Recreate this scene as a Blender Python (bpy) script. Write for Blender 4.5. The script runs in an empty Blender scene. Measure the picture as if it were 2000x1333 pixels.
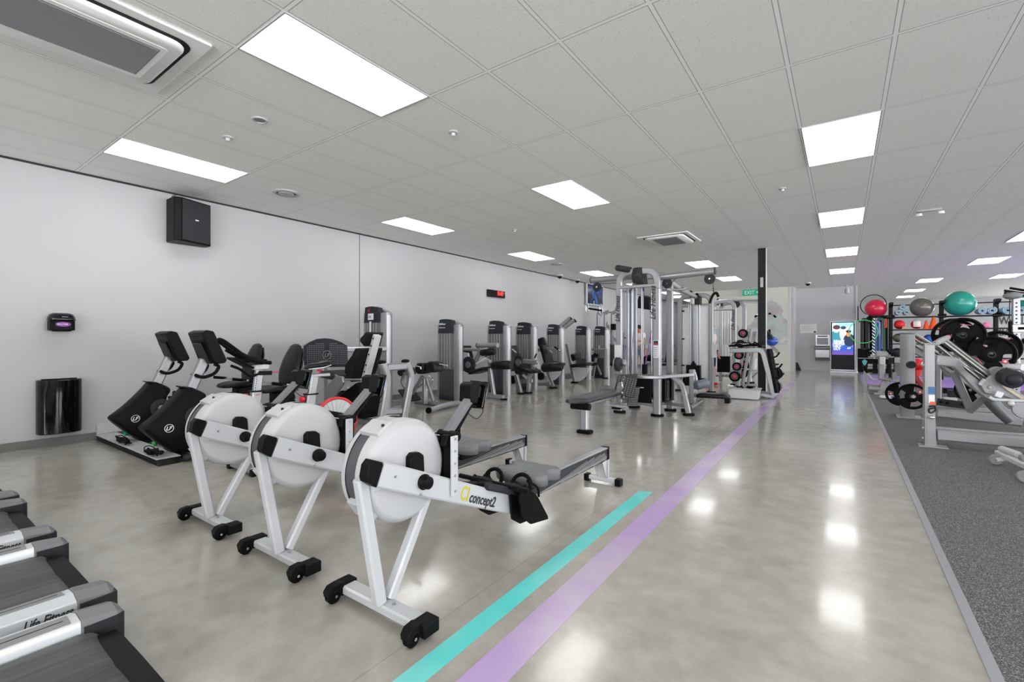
import bpy, bmesh, math, random
from mathutils import Vector, Matrix, Euler
random.seed(7)
S = bpy.context.scene
COL = S.collection
R = math.radians
# ---------------- camera ----------------
FPX, YAW, CAMZ, SY = 907.98, 35.439, 1.22, -4.13
cd = bpy.data.cameras.new('camera'); cam = bpy.data.objects.new('camera', cd); COL.objects.link(cam)
cam.location = (0, 0, CAMZ); cam.rotation_euler = (R(90), 0, R(YAW))
cd.sensor_width = 36; cd.lens = FPX / 2000 * 36; cd.shift_y = SY / 2000; cd.clip_start = .05; cd.clip_end = 200
S.camera = cam
# ---------------- world, exposure ----------------
W = bpy.data.worlds.new('world'); S.world = W; W.use_nodes = True
W.node_tree.nodes['Background'].inputs[0].default_value = (.97, .98, 1, 1)
_nt = W.node_tree; _tc = _nt.nodes.new('ShaderNodeTexCoord'); _sp = _nt.nodes.new('ShaderNodeSeparateXYZ'); _mr = _nt.nodes.new('ShaderNodeMapRange')
_nt.links.new(_tc.outputs['Generated'], _sp.inputs[0]); _nt.links.new(_sp.outputs[2], _mr.inputs[0]); _mr.inputs[1].default_value = -.03; _mr.inputs[2].default_value = .03
_mr.inputs[3].default_value = 14.0; _mr.inputs[4].default_value = 7.5   # lower half made brighter to lift the ceiling, sky above
_nt.links.new(_mr.outputs[0], _nt.nodes['Background'].inputs[1])
S.view_settings.view_transform = 'Standard'; S.view_settings.look = 'None'
S.view_settings.gamma = 1; S.view_settings.exposure = 0.28; S.view_settings.use_curve_mapping = False
LIGHT_STRENGTH = 7.0
CH = 3.184          # ceiling height

# ---------------- helpers ----------------
FW = Vector((-math.sin(R(YAW)), math.cos(R(YAW)), 0)); RT = Vector((math.cos(R(YAW)), math.sin(R(YAW)), 0))
def _ray(px, py): return FW + RT * ((px - 1000) / FPX) + Vector((0, 0, -(py - 666.5 - SY) / FPX))
def gx(px, py, x): r = _ray(px, py); return Vector((0, 0, CAMZ)) + r * (x / r.x)   # sight line meets a real plane x = const
def gy(px, py, y): r = _ray(px, py); return Vector((0, 0, CAMZ)) + r * (y / r.y)
def gz(px, py, z): r = _ray(px, py); return Vector((0, 0, CAMZ)) + r * ((z - CAMZ) / r.z)

def lin(c): c /= 255; return c / 12.92 if c <= .04045 else ((c + .055) / 1.055) ** 2.4
def rgb(r, g, b): return (lin(r), lin(g), lin(b), 1)
def mat(name, col, rough=.5, metal=0, coat=0, emis=None, es=1, spec=.5, trans=0, alpha=1, bump=0, bscale=200, var=0, vscale=6):
    m = bpy.data.materials.new(name); m.use_nodes = True; nt = m.node_tree; p = nt.nodes['Principled BSDF']
    c = rgb(*col); p.inputs['Base Color'].default_value = c; p.inputs['Roughness'].default_value = rough
    p.inputs['Metallic'].default_value = metal; p.inputs['Coat Weight'].default_value = coat
    p.inputs['Specular IOR Level'].default_value = spec; p.inputs['Transmission Weight'].default_value = trans
    p.inputs['Alpha'].default_value = alpha
    if emis: p.inputs['Emission Color'].default_value = rgb(*emis); p.inputs['Emission Strength'].default_value = es
    if bump or var:
        tc = nt.nodes.new('ShaderNodeTexCoord')
    if bump:
        n = nt.nodes.new('ShaderNodeTexNoise'); n.inputs['Scale'].default_value = bscale; n.inputs['Detail'].default_value = 3
        b = nt.nodes.new('ShaderNodeBump'); b.inputs['Strength'].default_value = bump; b.inputs['Distance'].default_value = .002
        nt.links.new(tc.outputs['Object'], n.inputs['Vector']); nt.links.new(n.outputs['Fac'], b.inputs['Height']); nt.links.new(b.outputs['Normal'], p.inputs['Normal'])
    if var:
        n = nt.nodes.new('ShaderNodeTexNoise'); n.inputs['Scale'].default_value = vscale; n.inputs['Detail'].default_value = 4
        x = nt.nodes.new('ShaderNodeMix'); x.data_type = 'RGBA'; x.inputs['A'].default_value = c
        x.inputs['B'].default_value = tuple(min(1, v * (1 - var)) for v in c[:3]) + (1,)
        nt.links.new(tc.outputs['Object'], n.inputs['Vector']); nt.links.new(n.outputs['Fac'], x.inputs['Factor']); nt.links.new(x.outputs['Result'], p.inputs['Base Color'])
    return m
M = dict(
    white=mat('white_enamel', (184, 186, 189), .35, coat=.2), lgrey=mat('light_grey_plastic', (196, 198, 200), .45),
    wplas=mat('white_plastic', (178, 179, 181), .45), silver=mat('silver_powder_coat', (156, 158, 161), .34, .6, coat=.15),
    silver2=mat('grey_silver_paint', (148, 149, 151), .4, .3), dsilver=mat('dark_silver', (122, 124, 127), .38, .5),
    chrome=mat('chrome', (225, 226, 228), .14, 1), steel=mat('brushed_steel', (172, 174, 176), .3, .9),
    black=mat('black_plastic', (16, 16, 18), .42, spec=.09, bump=.1), gloss=mat('gloss_black', (10, 10, 11), .07, coat=.2, spec=.35),
    rubber=mat('black_rubber', (13, 13, 14), .6, spec=.08, bump=.3), vinyl=mat('charcoal_vinyl', (22, 23, 25), .3, spec=.2, bump=.15, bscale=120),
    vinyl2=mat('grey_vinyl', (54, 55, 58), .4, spec=.3, bump=.15, bscale=120), slate=mat('slate_grey_cover', (44, 47, 52), .45, spec=.15, bump=.1),
    mesh=mat('grey_mesh_band', (84, 86, 89), .5, .3, bump=.6, bscale=700), dgrey=mat('dark_grey_plastic', (46, 47, 50), .5, spec=.15), kglass=mat('kiosk_glass', (10, 11, 16), .25, spec=.12),
    mgrey=mat('mid_grey_plastic', (128, 129, 131), .5, bump=.1), shield=mat('smoked_shield', (108, 109, 108), .16, coat=.5, var=.25, vscale=3),
    shieldd=mat('dark_smoked_shield', (62, 66, 70), .18, coat=.5), red=mat('red_plastic', (205, 28, 38), .35, coat=.2),
    belt=None, capg=mat('treadmill_cap_grey', (112, 113, 115), .42, spec=.3, bump=.1), seatg=mat('rower_seat_grey', (104, 105, 108), .5, bump=.1), yellow=mat('yellow_print', (196, 180, 20), .5),
    ink=mat('black_print', (36, 38, 42), .5), winks=mat('white_print', (232, 233, 235), .5), paper=mat('white_paper', (232, 232, 230), .8),
    screen=mat('screen_glass', (18, 20, 26), .12, coat=.5), lcd=mat('lcd_display', (120, 130, 150), .3, emis=(150, 165, 200), es=.6),
    purple=mat('purple_print', (132, 62, 150), .5), green=mat('green_plug', (40, 150, 80), .4), orange=mat('orange_plastic', (240, 88, 30), .45),
    blue=mat('blue_plastic', (30, 70, 170), .3, coat=.3), teal=mat('teal_vinyl', (30, 150, 130), .32, coat=.25),
    redball=mat('red_vinyl', (200, 28, 62), .3, coat=.3), greyball=mat('pewter_vinyl', (104, 102, 94), .3, .2, coat=.3),
    pink=mat('pink_plastic', (236, 120, 170), .4), bmat=mat('pale_blue_foam', (168, 200, 212), .8), skin=mat('skin', (200, 120, 90), .55),
    skinl=mat('skin_light', (222, 160, 130), .55), clear=mat('clear_plastic', (226, 229, 231), .2, alpha=.55, coat=.3), hair=mat('dark_hair', (40, 30, 26), .6),
    foamb=mat('black_foam', (18, 18, 19), .85, spec=.15, bump=.2), exitg=mat('exit_green', (20, 130, 100), .4, emis=(20, 140, 105), es=.6),
    wood=mat('tan_block', (190, 165, 125), .6), navy=mat('navy_cloth', (24, 32, 60), .8), wcloth=mat('white_cloth', (225, 224, 226), .85),
    bcloth=mat('black_cloth', (14, 14, 16), .9), blcloth=mat('blue_cloth', (20, 90, 215), .8), gcloth=mat('grey_cloth', (150, 150, 148), .85), pcloth=mat('pale_pink_cloth', (232, 212, 220), .85),
    olive=mat('olive_vinyl', (92, 90, 70), .4), lime=mat('lime_hose', (70, 210, 110), .4), cream=mat('cream_paint', (228, 224, 212), .5),
    turf=mat('purple_turf', (150, 118, 190), .9, bump=.4, bscale=300), redmed=mat('red_rubber', (215, 35, 40), .4), ltblue=mat('bright_blue_rubber', (50, 130, 215), .35),
    basket=mat('white_red_panels', (225, 222, 218), .45), dteal=mat('dark_green_latex', (20, 80, 66), .5), bandteal=mat('teal_print', (110, 200, 205), .5), stickb=mat('blue_sticker', (60, 110, 160), .5),
    chromeg=mat('guide_rod_chrome', (132, 132, 128), .28, 1), woodt=mat('tan_liner', (205, 190, 170), .4), dred=mat('dark_red_paint', (150, 14, 22), .35, coat=.3),
    acw=mat('air_conditioner_white', (240, 240, 238), .45), litw=mat('screen_white_text', (250, 250, 250), .4, emis=(255, 255, 255), es=1.2), cablem=mat('cable_sheath', (96, 96, 140), .4), rollerg=mat('grey_roller_foam', (96, 104, 114), .45), clearb=mat('frosted_plastic', (206, 208, 210), .3, coat=.2), badge=mat('pink_red_badge', (196, 70, 100), .4),
    colb=mat('column_charcoal', (32, 32, 34), .5, spec=.2), railw=mat('rail_silver', (205, 208, 211), .3, .25, coat=.2), ledr=mat('red_led', (255, 40, 30), .4, emis=(255, 36, 26), es=2.5),
)

def fil(pts, rad, n=5):
    """round the corners of a path"""
    P = [Vector(p) for p in pts]; out = [P[0]]
    for i in range(1, len(P) - 1):
        a, b, c = P[i - 1], P[i], P[i + 1]
        r = min(rad, (a - b).length * .48, (c - b).length * .48)
        s = b + (a - b).normalized() * r; e = b + (c - b).normalized() * r
        for k in range(n + 1):
            t = k / n; out.append(s * (1 - t) ** 2 + b * 2 * t * (1 - t) + e * t * t)
    out.append(P[-1]); return out
def crv(pts, n=6):
    P = [Vector(p) for p in pts]; Q = [P[0] * 2 - P[1]] + P + [P[-1] * 2 - P[-2]]; out = []
    for i in range(1, len(Q) - 2):
        for k in range(n):
            t = k / n; a, b, c, d = Q[i - 1], Q[i], Q[i + 1], Q[i + 2]
            out.append(.5 * ((2 * b) + (c - a) * t + (2 * a - 5 * b + 4 * c - d) * t * t + (3 * b - a - 3 * c + d) * t ** 3))
    out.append(P[-1]); return out

class G:
    """collects shapes; build() links them as ONE mesh object. o = world origin of the thing when given in world coordinates"""
    def __init__(s, o=(0, 0, 0)): s.bm = bmesh.new(); s.o = Vector(o)
    def _v(s, p): return s.bm.verts.new(Vector(p) - s.o)
    def _loft(s, rings, closed=False, caps=True):
        V = [[s._v(p) for p in r] for r in rings]; n = len(V[0]); m = len(V)
        for i in range(m if closed else m - 1):
            a, b = V[i], V[(i + 1) % m]
            for k in range(n):
                try: s.bm.faces.new((a[k], a[(k + 1) % n], b[(k + 1) % n], b[k]))
                except ValueError: pass
        if caps and not closed:
            for r in (V[0], V[-1]):
                try: s.bm.faces.new(r)
                except ValueError: pass
        return s
    def box(s, x0, x1, y0, y1, z0, z1):
        return s._loft([[(x0, y0, z), (x1, y0, z), (x1, y1, z), (x0, y1, z)] for z in (z0, z1)])
    def obox(s, c, size, rot=(0, 0, 0)):
        m = Euler([R(a) for a in rot]).to_matrix(); c = Vector(c); h = Vector(size) / 2
        return s._loft([[c + m @ Vector((sx * h.x, sy * h.y, sz * h.z)) for sx, sy in ((-1, -1), (1, -1), (1, 1), (-1, 1))] for sz in (-1, 1)])
    def prism(s, poly, ax, a, b):
        f = {'x': lambda u, v, w: (w, u, v), 'y': lambda u, v, w: (u, w, v), 'z': lambda u, v, w: (u, v, w)}[ax]
        return s._loft([[f(u, v, w) for u, v in poly] for w in (a, b)])
    def _frames(s, P, hint, closed):
        out = []; n = len(P); prev = None
        for i in range(n):
            if closed: t = P[(i + 1) % n] - P[i - 1]
            else: t = P[min(i + 1, n - 1)] - P[max(i - 1, 0)]
            t.normalize()
            if hint is not None:
                u = Vector(hint) - t * t.dot(Vector(hint))
                if u.length < 1e-4: u = prev or t.orthogonal()
            elif prev is None: u = t.orthogonal()
            else: u = prev - t * t.dot(prev)
            u.normalize(); prev = u; w = t.cross(u)
            k = 1.0
            if 0 < i < n - 1 and not closed:
                d = (P[i] - P[i - 1]).normalized(); cs = max(.5, d.dot(t)); k = 1 / cs
            out.append((u, w, k))
        return out
    def tube(s, pts, r, seg=10, closed=False, caps=True, hint=None):
        P = [Vector(p) for p in pts]; fr = s._frames(P, hint, closed); rr = r if isinstance(r, (list, tuple)) else [r] * len(P)
        return s._loft([[P[i] + (u * math.cos(2 * math.pi * k / seg) + w * math.sin(2 * math.pi * k / seg)) * rr[i] for k in range(seg)] for i, (u, w, _) in enumerate(fr)], closed, caps)
    def bar(s, pts, w, h, hint=(1, 0, 0), ch=.18):
        """rectangular tube; w measured along hint, h across; chamfered corners"""
        P = [Vector(p) for p in pts]; fr = s._frames(P, hint, False); c = min(w, h) * ch
        sec = [(w / 2 - c, h / 2), (w / 2, h / 2 - c), (w / 2, -h / 2 + c), (w / 2 - c, -h / 2), (-w / 2 + c, -h / 2), (-w / 2, -h / 2 + c), (-w / 2, h / 2 - c), (-w / 2 + c, h / 2)]
        return s._loft([[P[i] + u * a + v * b * k for a, b in sec] for i, (u, v, k) in enumerate(fr)])
    def oval(s, pts, w, h, hint=(1, 0, 0), seg=12):
        P = [Vector(p) for p in pts]; fr = s._frames(P, hint, False)
        ww = w if isinstance(w, (list, tuple)) else [w] * len(P); hh = h if isinstance(h, (list, tuple)) else [h] * len(P)
        def se(a, n=.6): return math.copysign(abs(a) ** n, a)
        return s._loft([[P[i] + u * se(math.cos(6.2832 * k / seg)) * ww[i] / 2 + v * se(math.sin(6.2832 * k / seg)) * hh[i] / 2 for k in range(seg)] for i, (u, v, _) in enumerate(fr)])
    def cyl(s, a, b, r, seg=14, r2=None): return s.tube([a, b], [r, r if r2 is None else r2], seg)
    def lathe(s, prof, c, ax='x', seg=32, a0=0, a1=360, closed=False):
        """prof: (along axis, radius)"""
        c = Vector(c); full = abs(a1 - a0) >= 359.9; n = seg if full else seg + 1; rings = []
        for k in range(n):
            t = R(a0 + (a1 - a0) * k / seg); cs, sn = math.cos(t), math.sin(t)
            f = {'x': lambda u, r: Vector((u, r * cs, r * sn)), 'y': lambda u, r: Vector((r * cs, u, r * sn)), 'z': lambda u, r: Vector((r * cs, r * sn, u))}[ax]
            rings.append([c + f(u, max(r, 1e-4)) for u, r in prof])
        V = [[s._v(p) for p in r] for r in rings]; m = len(prof)
        for i in range(n if full else n - 1):
            a, b = V[i], V[(i + 1) % n]
            for k in range(m if closed else m - 1):
                s.bm.faces.new((a[k], a[(k + 1) % m], b[(k + 1) % m], b[k]))
        return s
    def sph(s, c, r, seg=20, rings=12):
        r = Vector((r, r, r)) if not hasattr(r, '__len__') else Vector(r); c = Vector(c)
        V = [[s._v(c + Vector((r.x * math.sin(math.pi * i / rings) * math.cos(2 * math.pi * k / seg), r.y * math.sin(math.pi * i / rings) * math.sin(2 * math.pi * k / seg), r.z * math.cos(math.pi * i / rings)))) for k in range(seg if 0 < i < rings else 1)] for i in range(rings + 1)]
        for i in range(rings):
            a, b = V[i], V[i + 1]
            for k in range(seg):
                q = [a[k % len(a)], b[k % len(b)], b[(k + 1) % len(b)], a[(k + 1) % len(a)]]
                f = []; [f.append(v) for v in q if v not in f]
                s.bm.faces.new(f)
        return s
    def slab(s, pts3, thick):
        """polygon in space given a thickness along its normal (both ways)"""
        P = [Vector(p) for p in pts3]; n = (P[1] - P[0]).cross(P[2] - P[0]).normalized() * thick / 2
        return s._loft([[p - n for p in P], [p + n for p in P]])
    def build(s, name, m, parent=None, bev=0, smooth=40, loc=None):
        bmesh.ops.recalc_face_normals(s.bm, faces=s.bm.faces)
        me = bpy.data.meshes.new(name); s.bm.to_mesh(me); s.bm.free()
        me.materials.append(M[m] if isinstance(m, str) else m)
        for p in me.polygons: p.use_smooth = True
        me.set_sharp_from_angle(angle=R(smooth))
        o = bpy.data.objects.new(name, me); COL.objects.link(o)
        if parent: o.parent = parent
        if loc is not None: o.location = loc
        if bev:
            b = o.modifiers.new('bevel', 'BEVEL'); b.width = bev; b.segments = 2; b.limit_method = 'ANGLE'; b.angle_limit = R(50)
        return o
def tag(o, label=None, cat=None, group=None, kind=None):
    if label: o['label'] = label
    if cat: o['category'] = cat
    if group: o['group'] = group
    if kind: o['kind'] = kind
    return o
def thing(name, label, cat, loc=(0, 0, 0), rz=0, group=None):
    o = bpy.data.objects.new(name, None); COL.objects.link(o); o.location = loc; o.rotation_euler = (0, 0, R(rz)); o.empty_display_size = .1
    return tag(o, label, cat, group)
KIDS = {}
def kids(o): return [c for c in COL.objects if c.parent == o]
def dup(o, loc=None, label=None, parent=None, rz=None):
    c = o.copy(); COL.objects.link(c)
    if parent: c.parent = parent
    if loc is not None: c.location = loc
    if rz is not None: c.rotation_euler = (0, 0, R(rz))
    if label: c['label'] = label
    for k in kids(o):
        if k is not c: dup(k, parent=c)
    return c
def text(name, s, size, mt, parent, mx, ext=.0008, shear=0, align='LEFT', sx=1):
    """lettering as a mesh; mx places its local x/y plane in the parent's space"""
    cu = bpy.data.curves.new(name, 'FONT'); cu.body = s; cu.size = size; cu.shear = shear; cu.extrude = ext; cu.align_x = align; cu.offset = size * (.022 if shear else .012); cu.resolution_u = 2
    t = bpy.data.objects.new(name, cu); COL.objects.link(t)
    me = bpy.data.meshes.new_from_object(t); bpy.data.objects.remove(t); bpy.data.curves.remove(cu)
    me.transform(mx @ Matrix.Diagonal((sx, 1, 1, 1))); me.materials.clear(); me.materials.append(M[mt] if isinstance(mt, str) else mt)
    o = bpy.data.objects.new(name, me); COL.objects.link(o)
    if parent: o.parent = parent
    return o
def frame(o, xd, yd):
    """matrix from an origin and the writing and upward directions"""
    x = Vector(xd).normalized(); y = Vector(yd).normalized(); z = x.cross(y); m = Matrix((x, y, z)).transposed().to_4x4(); m.translation = Vector(o); return m

# ---------------- room ----------------
def nodes(m): return m.node_tree.nodes, m.node_tree.links
def mth(nt, op, a, b=None, clamp=False):
    n = nt.nodes.new('ShaderNodeMath'); n.operation = op; n.use_clamp = clamp
    for i, v in enumerate((a, b)):
        if v is None: continue
        if isinstance(v, (int, float)): n.inputs[i].default_value = v
        else: nt.links.new(v, n.inputs[i])
    return n.outputs[0]
def mixc(nt, f, a, b):
    n = nt.nodes.new('ShaderNodeMix'); n.data_type = 'RGBA'
    for k, v in (('Factor', f), ('A', a), ('B', b)):
        if isinstance(v, (tuple, float, int)): n.inputs[k].default_value = v
        else: nt.links.new(v, n.inputs[k])
    return n.outputs['Result']
def noise(nt, vec, sc, det=4, rough=.5):
    n = nt.nodes.new('ShaderNodeTexNoise'); n.inputs['Scale'].default_value = sc; n.inputs['Detail'].default_value = det; n.inputs['Roughness'].default_value = rough
    nt.links.new(vec, n.inputs['Vector']); return n.outputs['Fac']
def ramp(nt, f, a, b):
    n = nt.nodes.new('ShaderNodeMapRange'); nt.links.new(f, n.inputs[0]); n.inputs[1].default_value = a; n.inputs[2].default_value = b; return n.outputs[0]
GX0, GY0 = -3.3228, 1.4769

def belt_mat():
    m = mat('treadmill_belt', (56, 56, 58), .45, spec=.35); nt = m.node_tree; p = nt.nodes['Principled BSDF']; tc = nt.nodes.new('ShaderNodeTexCoord'); mp = nt.nodes.new('ShaderNodeMapping'); mp.inputs['Scale'].default_value = (14, .6, 3)
    nt.links.new(tc.outputs['Object'], mp.inputs[0]); f = noise(nt, mp.outputs[0], 2.0, 5, .65); h = noise(nt, tc.outputs['Object'], 420, 2)
    nt.links.new(mixc(nt, ramp(nt, f, .3, .75), rgb(46, 46, 48), rgb(92, 92, 94)), p.inputs['Base Color'])
    b = nt.nodes.new('ShaderNodeBump'); b.inputs['Strength'].default_value = .35; b.inputs['Distance'].default_value = .002; nt.links.new(h, b.inputs['Height']); nt.links.new(b.outputs['Normal'], p.inputs['Normal']); return m
M['belt'] = belt_mat()
def ceiling_mat():
    m = mat('ceiling_tiles', (225, 225, 222), .85); nt = m.node_tree; p = nt.nodes['Principled BSDF']
    g = nt.nodes.new('ShaderNodeNewGeometry'); sp = nt.nodes.new('ShaderNodeSeparateXYZ'); nt.links.new(g.outputs['Position'], sp.inputs[0])
    ax = mth(nt, 'PINGPONG', mth(nt, 'SUBTRACT', sp.outputs[0], GX0), .3); ay = mth(nt, 'PINGPONG', mth(nt, 'SUBTRACT', sp.outputs[1], GY0), .6)
    lx = mth(nt, 'LESS_THAN', ax, .012); ly = mth(nt, 'LESS_THAN', ay, .012); line = mth(nt, 'MAXIMUM', lx, ly)
    ex = mth(nt, 'LESS_THAN', mth(nt, 'ABSOLUTE', mth(nt, 'SUBTRACT', ax, .0145)), .0026); ey = mth(nt, 'LESS_THAN', mth(nt, 'ABSOLUTE', mth(nt, 'SUBTRACT', ay, .0145)), .0026)
    edge = mth(nt, 'MAXIMUM', ex, ey)
    sep = nt.nodes.new('ShaderNodeTexVoronoi'); sep.inputs['Scale'].default_value = 55; nt.links.new(g.outputs['Position'], sep.inputs['Vector'])
    dots = mth(nt, 'LESS_THAN', sep.outputs['Distance'], .13)
    nz = noise(nt, g.outputs['Position'], 9, 3)
    keep = mth(nt, 'MULTIPLY', dots, mth(nt, 'GREATER_THAN', nz, .47))
    fine = noise(nt, g.outputs['Position'], 160, 2)
    c = mixc(nt, ramp(nt, fine, .3, .7), rgb(234, 234, 231), rgb(243, 243, 240)); c = mixc(nt, mth(nt, 'MULTIPLY', keep, .75), c, rgb(120, 120, 120))
    c = mixc(nt, line, c, rgb(246, 246, 244)); c = mixc(nt, mth(nt, 'MULTIPLY', edge, mth(nt, 'SUBTRACT', 1, line)), c, rgb(168, 168, 167))
    nt.links.new(c, p.inputs['Base Color'])
    return m
def floor_mat():
    m = mat('polished_concrete', (180, 176, 168), .2); nt = m.node_tree; p = nt.nodes['Principled BSDF']
    g = nt.nodes.new('ShaderNodeNewGeometry'); pos = g.outputs['Position']; sp = nt.nodes.new('ShaderNodeSeparateXYZ'); nt.links.new(pos, sp.inputs[0])
    big = noise(nt, pos, 1.1, 5, .6); mid = noise(nt, pos, 7, 5, .6); fine = noise(nt, pos, 120, 3, .6); spk = noise(nt, pos, 420, 1)
    c = mixc(nt, ramp(nt, big, .3, .7), rgb(144, 139, 130), rgb(170, 165, 156)); c = mixc(nt, mth(nt, 'MULTIPLY', ramp(nt, mid, .35, .7), .35), c, rgb(196, 192, 184))
    c = mixc(nt, mth(nt, 'MULTIPLY', ramp(nt, fine, .5, .8), .5), c, rgb(140, 135, 126)); c = mixc(nt, mth(nt, 'MULTIPLY', mth(nt, 'GREATER_THAN', spk, .74), .35), c, rgb(110, 106, 100))
    pk = noise(nt, pos, .8, 2); c = mixc(nt, mth(nt, 'MULTIPLY', ramp(nt, pk, .6, .75), .18), c, rgb(196, 150, 142))
    jx = mth(nt, 'LESS_THAN', mth(nt, 'ABSOLUTE', mth(nt, 'ADD', sp.outputs[0], 1.42)), .0022)
    jy = mth(nt, 'LESS_THAN', mth(nt, 'PINGPONG', mth(nt, 'SUBTRACT', sp.outputs[1], 4.6), 2.4), .002)
    j = mth(nt, 'MAXIMUM', jx, jy); c = mixc(nt, mth(nt, 'MULTIPLY', j, .4), c, rgb(96, 92, 86))
    nt.links.new(c, p.inputs['Base Color'])
    rr = mth(nt, 'ADD', .145, mth(nt, 'MULTIPLY', mid, .09)); nt.links.new(rr, p.inputs['Roughness'])
    b = nt.nodes.new('ShaderNodeBump'); b.inputs['Strength'].default_value = .12; b.inputs['Distance'].default_value = .004; nt.links.new(noise(nt, pos, 14, 3), b.inputs['Height']); nt.links.new(b.outputs['Normal'], p.inputs['Normal'])
    p.inputs['Specular IOR Level'].default_value = .6; p.inputs['Coat Weight'].default_value = .25; p.inputs['Coat Roughness'].default_value = .07
    return m
def rubber_mat():
    m = mat('speckled_rubber', (70, 70, 70), .8); nt = m.node_tree; p = nt.nodes['Principled BSDF']
    g = nt.nodes.new('ShaderNodeNewGeometry'); pos = g.outputs['Position']
    a = noise(nt, pos, 190, 2, .6); b = noise(nt, pos, 90, 2, .6)
    c = mixc(nt, ramp(nt, b, .35, .65), rgb(52, 52, 53), rgb(88, 88, 88)); c = mixc(nt, mth(nt, 'GREATER_THAN', a, .6), c, rgb(165, 165, 162))
    nt.links.new(c, p.inputs['Base Color'])
    bp = nt.nodes.new('ShaderNodeBump'); bp.inputs['Strength'].default_value = .5; bp.inputs['Distance'].default_value = .003; nt.links.new(a, bp.inputs['Height']); nt.links.new(bp.outputs['Normal'], p.inputs['Normal'])
    return m
def stripe_mat(name, c1, c2):
    m = mat(name, c1, .25); nt = m.node_tree; p = nt.nodes['Principled BSDF']; g = nt.nodes.new('ShaderNodeNewGeometry')
    c = mixc(nt, ramp(nt, noise(nt, g.outputs['Position'], 1.6, 3), .42, .62), rgb(*c1), rgb(*c2)); nt.links.new(c, p.inputs['Base Color']); return m
M['wall'] = mat('white_wall_paint', (173, 173, 175), .6, bump=.05, bscale=300)
M['wallw'] = mat('warm_white_wall', (224, 221, 214), .6); M['wallg'] = mat('grey_wall_paint', (192, 193, 194), .6)
M['base'] = mat('grey_skirting', (104, 103, 100), .45); M['alu'] = mat('aluminium_edge', (176, 178, 184), .35, .7)

XW = -7.34
def st(name, g, m, parent=None): return tag(g.build(name, m, parent), kind='structure')
st('floor', G().box(XW - .2, .428, -7, 31, -.1, 0), floor_mat())
st('floor.001', G().box(.468, 16, -7, 31, -.1, .004), rubber_mat())
st('trim_1', G().box(.428, .468, -7, 21, -.02, .007), 'alu')
st('ceiling', G().box(XW - .2, 16, -7, 31, CH, CH + .1), ceiling_mat())
st('wall_left', G().box(XW - .15, XW, -7, 31, 0, CH), 'wall')
st('trim_2', G().box(XW, XW + .003, 5.405, 5.415, .1, CH), 'dgrey')
st('baseboard_left', G().box(XW, XW + .012, -7, 31, 0, .095), 'base')
st('trim_3', G().box(XW, XW + .02, -7, 31, CH - .02, CH), 'dgrey')
# unseen wall behind the camera: openings between piers added to let daylight in
g = G().box(XW, 16, -7.15, -7, 2.75, CH).box(XW, 16, -7.15, -7, 0, .5)
g.box(-7.34, -3.2, -7.15, -7, .5, 2.75)  # bay filled in to keep daylight off the near left wall
for x in (-3.6, .1, 3.8, 7.5, 11.2, 15.6): g.box(x, x + .4, -7.15, -7, .5, 2.75)
st('wall_back', g, 'wall')
g = G().box(16, 16.15, -7, 31, 2.75, CH).box(16, 16.15, -7, 31, 0, .5)  # unseen right wall, its openings added for daylight from that side
for y in range(-7, 32, 4): g.box(16, 16.15, y, min(31, y + .5), .5, 2.75)
st('wall_right', g, 'wall')
st('wall_far', G().box(-5.2, -1.6, 20.3, 20.5, 0, CH), 'wallw')
st('trim_4', G().box(-1.64, -1.595, 20.27, 20.3, 0, CH), 'wallw')
st('trim_5', G().box(-5.2, -1.64, 20.278, 20.3, .95, .99).box(-5.2, -1.64, 20.285, 20.3, 0, .1), 'wallw')
st('wall_far.001', G().box(-1.6, .385, 21.4, 21.6, 0, CH).box(-1.6, -1.5, 20.3, 21.4, 0, CH), 'wallg')
st('baseboard_far', G().box(-1.5, .385, 21.385, 21.4, 0, .07), 'wallg')
st('trim_6', G().box(.385, .44, 21.36, 21.6, 0, CH), 'wallg')
st('wall_far.002', G().box(XW, 7.6, 30.8, 31, 0, CH).box(7.6, 16, 30.8, 31, 0, .5).box(7.6, 16, 30.8, 31, 2.9, CH).box(11.6, 12, 30.8, 31, .5, 2.9), 'wall')  # right part opened out of view to brighten the far end
st('wall_far.003', G().box(XW, -5.2, 26, 26.1, 0, CH).box(-5.3, -5.2, 20.5, 26, 0, CH), 'wall')

# ceiling lights
def light(x, y, label):
    t = thing('ceiling_light', label, 'ceiling light', (x + .3, y + .6, CH), group='recessed ceiling light panels')
    G().box(-.3, .3, -.6, -.588, -.006, 0).box(-.3, .3, .588, .6, -.006, 0).box(-.3, -.288, -.588, .588, -.006, 0).box(.288, .3, -.588, .588, -.006, 0).build('frame', 'wplas', t)
    d = G().box(-.288, .288, -.588, .588, -.004, -.001).build('diffuser', M['lamp'], t)
    return t
M['lamp'] = mat('light_diffuser', (255, 255, 255), .5, emis=(255, 255, 255), es=LIGHT_STRENGTH)
LL = {}
near = {(0, 0): 'large bright ceiling light panel nearest the camera, at the top of the photo', (-5, 0): 'long thin ceiling light panel above the wall speaker',
        (-5, 3): 'ceiling light panel by the left wall, second from the camera', (0, 3): 'ceiling light panel between the nearest panel and the small ceiling air conditioner',
        (-5, 6): 'ceiling light panel by the left wall, third from the camera', (5, 3): 'largest square-looking ceiling light panel over the walkway',
        (5, 6): 'second ceiling light panel over the walkway', (5, 9): 'third ceiling light panel over the walkway', (5, 12): 'farthest ceiling light panel over the walkway',
        (-5, 9): 'ceiling light panel by the left wall just before the television', (0, 9): 'ceiling light panel above the pulldown arm beside the black column', (0, 12): 'small ceiling light panel just left of the black column',
        (10, 9): 'ceiling light panel cut by the right edge of the photo', (10, 12): 'ceiling light panel over the rubber floor above the green ball', (-5, 12): 'ceiling light panel by the left wall above the overhead arm of the cable machine', (-5, 15): 'farthest ceiling light panel by the left wall, past the television'}
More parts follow.
